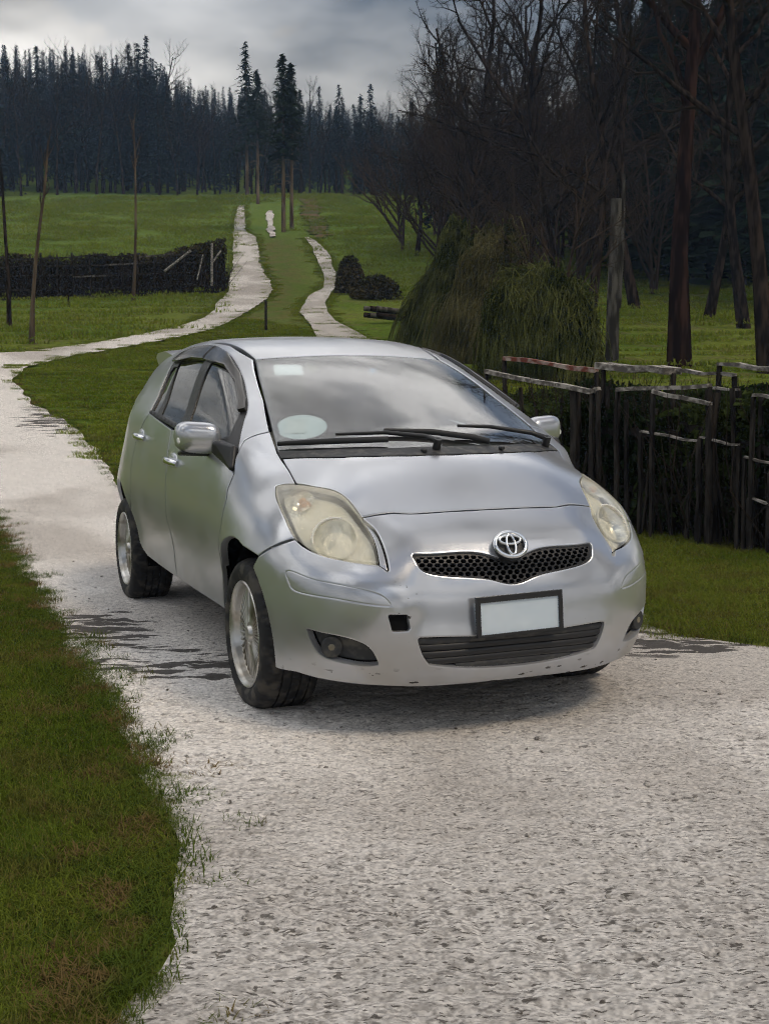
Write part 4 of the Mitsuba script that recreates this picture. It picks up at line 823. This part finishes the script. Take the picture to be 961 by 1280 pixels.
# firs that stand out of the skyline
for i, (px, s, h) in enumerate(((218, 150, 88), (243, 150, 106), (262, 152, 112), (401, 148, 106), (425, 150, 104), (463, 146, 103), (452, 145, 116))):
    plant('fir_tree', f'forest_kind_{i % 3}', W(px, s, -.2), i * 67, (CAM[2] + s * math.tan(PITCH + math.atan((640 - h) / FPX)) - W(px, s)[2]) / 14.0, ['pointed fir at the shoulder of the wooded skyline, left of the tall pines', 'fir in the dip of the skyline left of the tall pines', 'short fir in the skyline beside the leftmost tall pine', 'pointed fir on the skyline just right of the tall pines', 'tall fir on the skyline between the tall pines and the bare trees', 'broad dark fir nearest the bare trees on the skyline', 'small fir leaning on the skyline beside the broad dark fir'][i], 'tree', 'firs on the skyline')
# four tall pines beside the track
for i, (px, s, top, st, wd, lab) in enumerate(((313, 113, 52, .30, 2.6, 'tallest pine by the far end of the track with a pointed crown'), (326, 101, 88, .48, 1.7, 'slim pine just right of the tallest pine, its lower trunk bare'), (357, 74, 68, .42, 1.8, 'tall pine with a dense narrow crown and a pale bare trunk right of the track'), (367, 76, 80, .58, 1.3, 'thin pine close behind the pale-trunked pine'))):
    p = W(px, s); ztop = CAM[2] + s * math.tan(PITCH + math.atan((640 - top) / FPX)); H = ztop - p[2]
    a, b = conifer(60 + i, H, st, wd, 150, 9); tk = num('pine_tree'); tag(tk, lab, 'tree', 'tall pines by the track')
    stubs = []
    for j in range(26): z = H * (.25 + .4 * _r.random()); an = _r.random() * 6.28; stubs.append([[0, 0, z], [math.cos(an) * .3, math.sin(an) * .3, z + .05], [math.cos(an) * .8, math.sin(an) * .8, z - .15]])
    v, f = tubes(np.array(stubs), np.tile([.025, .018, .006], (26, 1)), 4); a = cat([a, M(v, f)])
    for nm, m, mt in (('trunk', a, 'bark_pine'), ('crown', b, 'needles')): m.apply_translation(p); put(f'{tk}__{nm}', m, mt, smooth=(nm == 'trunk'))
# thin bare trees on the left
for i, (px, s, top, lab) in enumerate(((17, 33, 105, 'thin dark bare tree at the left edge of the photo'), (44, 29, 175, 'slender bare tree on the near grass left of the track'), (171, 42, 150, 'thin brown bare tree standing at the dark field fence'), (91, 40, 330, 'short bare sapling in the grass before the field fence'), (3, 38, 330, 'short bare stem cut by the left edge of the photo'))):
    p = W(px, s); H = CAM[2] + s * math.tan(PITCH + math.atan((640 - top) / FPX)) - p[2]
    a, b = bare_tree(80 + i, H, .055 if H > 3 else .03, .62, (7, 6, 5), (22, 30, 35), .5, (.22, .5, .55), .035); tk = num('bare_sapling'); tag(tk, lab, 'tree', 'thin bare trees on the left')
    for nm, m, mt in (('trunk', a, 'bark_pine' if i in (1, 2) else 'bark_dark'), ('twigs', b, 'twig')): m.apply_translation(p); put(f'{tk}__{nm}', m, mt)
# bare trees on the right
for i, kw in enumerate((dict(seed=101, H=9.5, r0=.11, first=.22, kids=(10, 9, 7, 6)), dict(seed=102, H=8.5, r0=.10, first=.12, kids=(10, 9, 7, 6), spread=(58, 48, 42, 40)), dict(seed=103, H=10, r0=.12, first=.30, kids=(10, 9, 7, 5), wig=.12))):
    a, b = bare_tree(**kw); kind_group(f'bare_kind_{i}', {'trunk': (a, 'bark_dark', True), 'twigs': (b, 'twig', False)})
a, b = bare_tree(104, 3.6, .040, .05, (20, 8, 6, 4), (52, 40, 40, 40), .3, (.75, .42, .5, .5), .05); kind_group('bare_kind_3', {'trunk': (a, 'twig_red', True), 'twigs': (b, 'twig_red', False)})
BT = [(560, 46, 1, 1.12, 0, 'bare tree reaching furthest left over the pale sky'), (610, 50, 0, 1.25, 40, 'bare tree behind the overgrown mound with high thin limbs'), (650, 44, 2, 1.15, 95, 'bare tree right of the dark upright evergreen'), (702, 42, 1, 1.2, 150, 'bare tree between the pale pole and the mound'), (735, 38, 0, 1.2, 210, 'bare tree just left of the pale pole'), (790, 40, 2, 1.25, 260, 'bare tree between the pale pole and the reddish trunk'), (880, 36, 1, 1.3, 310, 'bare tree right of the reddish trunk'), (925, 33, 0, 1.3, 20, 'bare tree near the right edge of the photo'), (520, 58, 1, 1.0, 75, 'low bare tree at the left end of the thicket'), (590, 62, 2, .95, 130, 'bare tree deep in the thicket behind the mound'), (680, 60, 0, 1.1, 185, 'bare tree at the back of the thicket above the mound'), (760, 58, 1, 1.2, 240, 'bare tree at the back behind the pale pole'), (850, 52, 0, 1.35, 15, 'bare tree at the back behind the reddish trunk'), (945, 47, 2, 1.3, 295, 'bare tree at the back by the right edge')]
for px, s, kd, sc, rot, lab in BT: plant('bare_tree', f'bare_kind_{kd}', W(px, s, -.1), rot, sc, lab, 'tree', 'bare trees on the right', lean=(-4 if px < 600 else 2))
plant('bare_shrub', 'bare_kind_3', W(697, 24.5, .2), 30, 1.0, 'reddish bare shrub fanning out behind the overgrown mound', 'shrub')
plant('bare_shrub', 'bare_kind_3', W(640, 40, .0), 130, 1.3, 'brown bare shrub in the thicket left of the reddish one', 'shrub')
for px, s, sc, lab in ((545, 60, 1.5, 'brown bare shrub at the foot of the leftmost bare trees'), (500, 66, 1.5, 'brown bare shrub at the left end of the thicket by the field'), (600, 52, 1.6, 'brown bare shrub rising behind the left lobe of the mound'), (720, 46, 1.6, 'brown bare shrub left of the pale pole'), (810, 44, 1.6, 'dark bare shrub between the pale pole and the reddish trunk')):
    plant('bare_shrub', 'bare_kind_3', W(px, s), px * 3.3, sc, lab, 'shrub')
# dense dark wood behind them, added to deepen the gloom on the right
_r = np.random.default_rng(71); k = 0
for px, s, kd, sc in [(_r.uniform(745, 1010), _r.uniform(50, 78), f'dark_fir_{_r.integers(3)}', _r.uniform(.75, 1.25)) for _ in range(46)] + [(_r.uniform(530, 1010), _r.uniform(48, 76), f'bare_kind_{_r.integers(3)}', _r.uniform(.7, 1.15)) for _ in range(44)] + [(_r.uniform(500, 1010), _r.uniform(44, 70), 'bare_kind_3', _r.uniform(1.3, 2.2)) for _ in range(46)]:
    k += 1; scene[f'wood__{k:03d}'] = {'type': 'instance', 'shapegroup': {'type': 'ref', 'id': kd}, 'to_world': T().translate([float(v) for v in W(px, s, -.1)]).rotate([0, 0, 1], float(_r.random() * 360)).scale(float(sc))}
tag('wood', 'dark tangled wood of bare trees and evergreens closing the right side', 'wood', kind='stuff')
# trunks close by
def big_tree(name, px, s, r, H, bk, seed, label, first=.42, ivy=0):
    p = W(px, s, -.05); a, b = bare_tree(seed, H, r, first, (9, 8, 6, 5), (42, 45, 42, 40), .2); tk = num(name); tag(tk, label, 'tree')
    for nm, m, mt in (('trunk', a, bk), ('twigs', b, 'twig')): m.apply_translation(p); put(f'{tk}__{nm}', m, mt, smooth=(nm == 'trunk'))
big_tree('reddish_tree', 846, 25, .19, 11, 'bark_red', 121, 'big bare tree with a thick dark reddish trunk in the green field')
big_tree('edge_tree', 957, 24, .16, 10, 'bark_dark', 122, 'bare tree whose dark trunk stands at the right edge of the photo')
p = W(762, 26, -.1); tk = num('pole'); tag(tk, 'weathered pale grey pole standing left of the reddish trunk', 'pole')
scene[tk] = mikit.ply(tube([p, p + [0.01, 0, 1.6], p + [.03, .02, 3.4]], [.145, .125, .11], 14), 'bark_grey', smooth=50); put(tk + '__split', tube([p + [.02, .13, 1.2], p + [.05, .15, 2.6], p + [.06, .16, 3.9]], [.05, .06, .03], 8), 'bark_grey', smooth=50)
# evergreen backing added to darken and close the right side
def leafmass(fn, n, size, seed):
    r = np.random.default_rng(seed); c = fn(r, n); a, b = r.normal(size=(n, 3)), r.normal(size=(n, 3)); a /= np.linalg.norm(a, axis=1)[:, None]; b -= a * (a * b).sum(1)[:, None]; b /= np.linalg.norm(b, axis=1)[:, None]
    w = (size * (.5 + r.random(n)))[:, None]; V = np.stack([c - a * w, c + b * w * .45, c + a * w, c - b * w * .45], 1).reshape(-1, 3); k = np.arange(n)[:, None] * 4
    return M(V, np.vstack([k + [0, 1, 2], k + [0, 2, 3]]))
for i in range(3):
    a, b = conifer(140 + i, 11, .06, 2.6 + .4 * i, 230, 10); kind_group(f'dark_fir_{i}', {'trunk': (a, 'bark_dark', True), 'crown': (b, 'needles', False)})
for j, (px, s, sc, lab) in enumerate(((548, 72, .95, 'dark upright evergreen rising out of the bare thicket'), (800, 62, 1.1, 'dark evergreen between the pale pole and the reddish trunk, far back'), (835, 48, 1.1, 'dark evergreen behind the reddish trunk'), (880, 55, 1.25, 'tall dark evergreen right of the reddish trunk'), (920, 46, 1.25, 'dark evergreen second from the right edge of the photo'), (965, 50, 1.35, 'dark evergreen cut by the right edge of the photo'), (770, 70, 1.15, 'dark evergreen far behind the pale pole'), (720, 76, 1.1, 'dark evergreen far back left of the pale pole'), (660, 80, 1.0, 'dark evergreen at the back above the mound'), (1000, 40, 1.3, 'dark evergreen mostly outside the right edge of the photo'))):
    plant('evergreen', f'dark_fir_{j % 3}', W(px, s, -.1), j * 71, sc, lab, 'tree', 'dark evergreens on the right')
# overgrown mounds
def mound(px, s, hw, H, dp, seed, mat, label, skew=0.0):
    p = W(px, s, -.15); r = np.random.default_rng(seed); n = 5200; A = np.array([RGT[0], RGT[1], 0]); B = np.array([FWD[0], FWD[1], 0]); Z = np.array([0, 0, 1.0])
    def surf(th, t): # t 0 apex .. 1 foot
        rr = np.sin(np.clip(t, 0, 1.02) * math.pi / 2) ** .80; z = np.cos(np.clip(t, 0, 1) * math.pi / 2) ** .50
        bump = 1 + .46 * (meshkit.fbm(np.stack([np.cos(th) * 1.9, np.sin(th) * 1.9, t * 1.6], -1) + seed, 4, 2) - .5) * 2
        return ((np.cos(th) * rr * hw * bump + skew * z)[..., None] * A + (np.sin(th) * rr * dp * bump)[..., None] * B + (H * z * bump)[..., None] * Z)
    th = np.where(r.random(n) < .72, math.pi + .45 + .75 * r.normal(size=n), r.random(n) * 6.283); t0 = r.random(n) ** 1.15; L = .16 + .36 * r.random(n) ** 1.5; pts = []
    for i in range(5):
        q = surf(th + .10 * r.normal(size=n) * i / 4, t0 + L * i / 4); c = surf(th, t0) - p * 0
        outw = q / np.maximum(np.linalg.norm(q, axis=1), 1e-6)[:, None]; pts.append(q + outw * (.10 * np.sin(math.pi * i / 4) * (.3 + r.random(n)) + .05)[:, None] + r.normal(size=(n, 3)) * .02)
    w_ = np.where(r.random(n) < .05, 1.5 + 1.2 * r.random(n), 1.0); P = np.stack(pts, 1); P[:, 1:4] += (P[:, 1:4] - p * 0) / np.maximum(np.linalg.norm(P[:, 1:4], axis=2, keepdims=True), 1e-6) * ((w_ - 1) * .16)[:, None, None]; P[..., 2] = np.maximum(P[..., 2], .02); v, f = tubes(P, np.tile([.006, .012, .011, .008, .002], (n, 1)), 3)
    lv = leafmass(lambda rr, m: surf(rr.random(m) * 6.283, rr.random(m) ** .8) * (1 + .07 * rr.random((m, 1))), 9000, .050, seed + 5)
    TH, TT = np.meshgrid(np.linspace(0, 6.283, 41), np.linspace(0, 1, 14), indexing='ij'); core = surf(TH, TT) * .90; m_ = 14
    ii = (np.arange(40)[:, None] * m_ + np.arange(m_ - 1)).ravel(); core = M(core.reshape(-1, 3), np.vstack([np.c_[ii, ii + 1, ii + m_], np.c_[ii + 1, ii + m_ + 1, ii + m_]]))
    k = num('overgrown_bush'); tag(k, label, 'bush')
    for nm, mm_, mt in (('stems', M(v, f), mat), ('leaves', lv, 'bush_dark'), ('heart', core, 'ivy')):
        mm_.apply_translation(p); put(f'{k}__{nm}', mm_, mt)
mound(543, 29.4, .74, 2.38, .8, 1, 'bramble_green', 'left lobe of the overgrown mound, dark green and arching towards the path', .62)
mound(600, 26.3, .80, 2.34, .75, 2, 'bramble', 'middle lobe of the overgrown mound with long drooping olive stems', .45)
mound(676, 22.8, 1.00, 1.80, .8, 3, 'bramble_green', 'right lobe of the overgrown mound nearest the pale pole', .12)
# small bush and log pile by the footpath
def small_bush(px, s, hw, H, seed, label, mat='brush'):
    p = W(px, s); A = np.array([RGT[0], RGT[1], 0]); B = np.array([FWD[0], FWD[1], 0]); Z = np.array([0, 0, 1.0])
    def f(r, n): d = r.normal(size=(n, 3)); d /= np.linalg.norm(d, axis=1)[:, None]; d *= r.random((n, 1)) ** .45; d[:, 2] = np.abs(d[:, 2]); return p + d[:, :1] * hw * A + d[:, 1:2] * hw * B + d[:, 2:] * H * Z
    k = num('small_bush'); scene[k] = mikit.ply(leafmass(f, 2600, .07, seed), mat); tag(k, label, 'bush')
small_bush(438, 44, .55, 1.35, 4, 'small dark bush right of the narrow footpath'); small_bush(470, 42, .9, .8, 5, 'low brown bush between the footpath and the overgrown mound')
k = num('log_pile'); tag(k, 'small pile of grey logs left of the overgrown mound', 'log')
lp = W(486, 34)
for j in range(6): c = lp + np.array([RGT[0], RGT[1], 0]) * (j % 3 - 1) * .16 + [0, 0, .10 + .17 * (j // 3)]; put(k + '__log', tube([c - np.array([FWD[0], FWD[1], 0]) * .3 - np.array([RGT[0], RGT[1], -.2]) * .5, c + np.array([RGT[0], RGT[1], 0]) * .5], [.07, .065], 9), 'bark_grey' if j % 2 else 'bark_dark', smooth=40)
p = W(334, 32); k = num('marker_post'); scene[k] = mikit.ply(tube([p, p + [.02, 0, .75]], .035, 8), 'fence_wood_dark', smooth=40); tag(k, 'short dark post in the grass between the track and the footpath', 'post')

# picket fence on the right
FA, FB = W(560, 11.3), W(1010, 8.5)
fu = (FB - FA); FL = float(np.linalg.norm(fu[:2])); fu = fu / np.linalg.norm(fu); fnn = np.array([-fu[1], fu[0], 0])
def fpt(u, z, off=0.0): q = FA + fu * u; return np.array([q[0] + fnn[0] * off, q[1] + fnn[1] * off, float(ground(q[0], q[1])) + z])
def slat(a, b, w, th, seed):
    """a sawn plank from a to b, slightly warped"""
    r = np.random.default_rng(seed); a, b = np.array(a, float), np.array(b, float); d = b - a; L = np.linalg.norm(d); d /= L; s = fnn if abs(d @ fnn) < .9 else fu; up = np.cross(d, s); n = 5; V = []
    for i in range(n):
        c = a + d * L * i / (n - 1) + r.normal(size=3) * .006 * (0 < i < n - 1); ww, tt = w * (1 + .10 * r.normal()) / 2, th / 2
        V += [c + up * ww + s * tt, c - up * ww + s * tt, c - up * ww - s * tt, c + up * ww - s * tt]
    F = [(0, 3, 2), (0, 2, 1), (16, 17, 18), (16, 18, 19)]
    for i in range(n - 1):
        for j in range(4): p, q = i * 4 + j, i * 4 + (j + 1) % 4; F += [(p, q, q + 4), (p, q + 4, p + 4)]
    m = M(V, F); m.fix_normals(); return m
PK = num('picket_fence'); tag(PK, 'dark broken picket fence with pale top rails beside the car', 'fence'); _r = np.random.default_rng(77)
for u in np.arange(.15, FL, .14):
    h = .92 + .24 * _r.random() - (.55 if _r.random() < .12 else 0); w = .014 + .020 * _r.random(); t = .05 * _r.normal()
    put(PK + '__picket', slat(fpt(u, -.02, .03 * _r.normal()), fpt(u + t, h, .03 * _r.normal()), w, .02, int(u * 100)), 'fence_wood_dark')
for u in np.arange(.3, FL, 1.3): put(PK + '__post', slat(fpt(u, -.05, -.05), fpt(u + .03 * _r.normal(), 1.06 + .12 * _r.random(), -.05), .060, .06, int(u * 10)), 'fence_wood_dark')
for z0 in (.38, .80):
    for u in np.arange(.0, FL - .9, .84): put(PK + '__rail', slat(fpt(u, z0 + .05 * _r.normal(), .045), fpt(u + .86, z0 + .05 * _r.normal(), .045), .06, .03, int(u * 10 + z0 * 100)), 'fence_wood_dark')
def fw(px, py, off=0.0):
    """the point of the fence line seen in that direction"""
    v = np.array([FWD[0], FWD[1], 0]) + np.array([RGT[0], RGT[1], 0]) * (px - 480.5) / (FPX * math.cos(PITCH)); q0 = FA + fnn * off; t = ((q0 - CAM)[:2] @ fnn[:2]) / (v[:2] @ fnn[:2]); q = CAM + v * t
    return np.array([q[0], q[1], CAM[2] + t * math.tan(PITCH + math.atan((640 - py) / FPX))])
for j, (a, b, w, th, mt, off, lab) in enumerate((((606, 464), (737, 490), .035, .06, 'fence_wood_pale', -.09, 'pale rail sloping down towards the right'), ((737, 490), (745, 486), .035, .05, 'fence_wood_pale', -.10, None), ((628, 448), (742, 463), .035, .05, 'fence_paint_red', .25, 'rail with flaking red paint'), ((750, 457), (836, 464), .05, .22, 'fence_wood_pale', .15, 'broad bleached board lying on the fence'), ((768, 487), (882, 482), .030, .05, 'fence_wood_pale', -.10, 'level pale rail'), ((812, 489), (884, 505), .028, .04, 'fence_wood_pale', -.12, 'pale rail dropping at its right end'), ((893, 455), (985, 464), .03, .08, 'fence_wood_pale', .20, 'pale rail at the right edge'), ((836, 463), (912, 469), .025, .06, 'fence_wood_pale', .22, None), ((798, 539), (870, 551), .016, .03, 'fence_wood_pale', -.11, None), ((872, 546), (920, 556), .014, .03, 'fence_wood_pale', -.11, None), ((880, 485), (918, 487), .02, .03, 'fence_wood_pale', .1, None), ((936, 494), (985, 500), .02, .04, 'fence_wood_pale', -.1, None), ((928, 571), (965, 580), .014, .03, 'fence_wood_pale', -.1, None), ((935, 622), (970, 634), .014, .03, 'fence_wood_pale', -.1, None), ((960, 590), (985, 594), .018, .03, 'fence_wood_pale', -.1, None))):
    k = put(PK + '__top_rail', slat(fw(*a, off), fw(*b, off), w, th, 300 + j), mt)
    if lab: tag(k, lab)
    for e in (a, b):
        q = fw(*e, off); g_ = float(ground(q[0], q[1])); put(PK + '__post', slat([q[0] + .02, q[1], g_ - .05], [q[0], q[1], q[2] - w * .3], .028, .028, 700 + j), 'fence_wood_dark')
# hedge that has grown through the fence
def hedge_fn(r, n):
    u = r.random(n) * FL; o = -.02 + 1.8 * r.random(n) ** 1.1; top = 1.02 + .22 * (meshkit.fbm(np.c_[u * 1.1, o, u * 0], 3, 3) - .5) * 2; z = top * r.random(n) ** .6
    q = FA + fu * u[:, None] + fnn * o[:, None]; return np.c_[q[:, :2], ground(q[:, 0], q[:, 1]) + z]
k = num('bramble_hedge'); tag(k, 'dark bramble hedge grown through the picket fence', 'hedge'); put(k + '__leaves', leafmass(hedge_fn, 42000, .040, 9), 'ivy')
r = np.random.default_rng(8); n = 1100; u = r.random(n) * FL; o = -.05 + 1.0 * r.random(n); q = FA + fu * u[:, None] + fnn * o[:, None]; base = np.c_[q[:, :2], ground(q[:, 0], q[:, 1])]; tip = base + np.c_[r.normal(size=(n, 2)) * .22, .5 + .75 * r.random(n)]; mid = (base + tip) / 2 + r.normal(size=(n, 3)) * .08
v, f = tubes(np.stack([base, mid, tip], 1), np.tile([.007, .005, .002], (n, 1)), 4); put(k + '__stems', M(v, f), 'twig'); tag(k + '__stems', kind='stuff')

# field fence on the left with brushwood
GA, GB = W(-30, 42.5), W(288, 45); gu = GB - GA; GL = float(np.linalg.norm(gu[:2])); gu /= np.linalg.norm(gu); fnn_keep = fnn, fu; fnn, fu = np.array([-gu[1], gu[0], 0]), gu
def gpt(u, z, off=0.0): q = GA + gu * u + fnn * off; return np.array([q[0], q[1], float(ground(q[0], q[1])) + z])
FF = num('field_fence'); tag(FF, 'dark post-and-rail fence filled with brushwood along the field', 'fence'); _r = np.random.default_rng(5)
for u in np.arange(.1, GL, .55): put(FF + '__post', slat(gpt(u, -.1), gpt(u + .04 * _r.normal(), 1.25 + .3 * _r.random()), .07, .07, int(u * 31)), 'fence_wood_dark')
for z0 in (.35, .75, 1.15, 1.38):
    for u in np.arange(0, GL - 1.2, 1.12): put(FF + '__rail', slat(gpt(u, z0 + .04 * _r.normal(), -.06), gpt(u + 1.2, z0 + .05 * _r.normal(), -.06), .05, .04, int(u * 17 + z0 * 10)), 'bark_grey' if _r.random() < .12 else 'fence_wood_dark')
for a, b, w in (((210, 339), (243, 313), .07), ((269, 304), (268, 357), .07), ((280, 313), (268, 330), .05), ((258, 318), (250, 350), .04)):
    d = []
    for px, py in (a, b): s = 42.0; l = (px - 480.5) * s / FPX; x, y = CAM[:2] + FWD * s + RGT * l; d.append(np.array([x, y, CAM[2] + s * math.tan(PITCH + math.atan((640 - py) / FPX))]))
    put(FF + '__pale_pole', tube(d, w * .6, 7), 'fence_wood_pale', smooth=40)
def brush_fn(r, n):
    u = r.random(n) * GL; o = .05 + .9 * r.random(n); top = 1.3 + .35 * (meshkit.fbm(np.c_[u * .7, o, u * 0], 3, 3) - .5) * 2 + .35 * sstep(GL - 2.6, GL - .8, u); z = top * r.random(n) ** .8; q = GA + gu * u[:, None] + fnn * o[:, None]; return np.c_[q[:, :2], ground(q[:, 0], q[:, 1]) + z]
k = num('brush_hedge'); tag(k, 'dark brushwood hedge behind the field fence', 'hedge'); put(k + '__leaves', leafmass(brush_fn, 16000, .085, 19), 'brush')
r = np.random.default_rng(18); n = 900; u = r.random(n) * GL; q = GA + gu * u[:, None] + fnn * (.5 * r.random((n, 1)) - .1); base = np.c_[q[:, :2], ground(q[:, 0], q[:, 1])]; tip = base + np.c_[r.normal(size=(n, 2)) * .35, .7 + .9 * r.random(n)]
v, f = tubes(np.stack([base, (base + tip) / 2 + r.normal(size=(n, 3)) * .1, tip], 1), np.tile([.014, .010, .004], (n, 1)), 4); put(k + '__stems', M(v, f), 'twig'); tag(k + '__stems', kind='stuff')

# the air: far things fade a little to blue
scene['air'] = {'type': 'homogeneous', 'albedo': {'type': 'rgb', 'value': [.93, .95, .97]}, 'sigma_t': {'type': 'rgb', 'value': [.00030, .00042, .00066]}}
scene['haze'] = {'type': 'cube', 'to_world': T().translate([-100, 60, 44.0]).scale([400, 400, 46.5]), 'bsdf': {'type': 'null'}, 'interior': {'type': 'ref', 'id': 'air'}}
tag('haze', 'thin haze that fades the far wood to blue', 'haze', kind='stuff'); scene['camera']['medium'] = {'type': 'ref', 'id': 'air'}
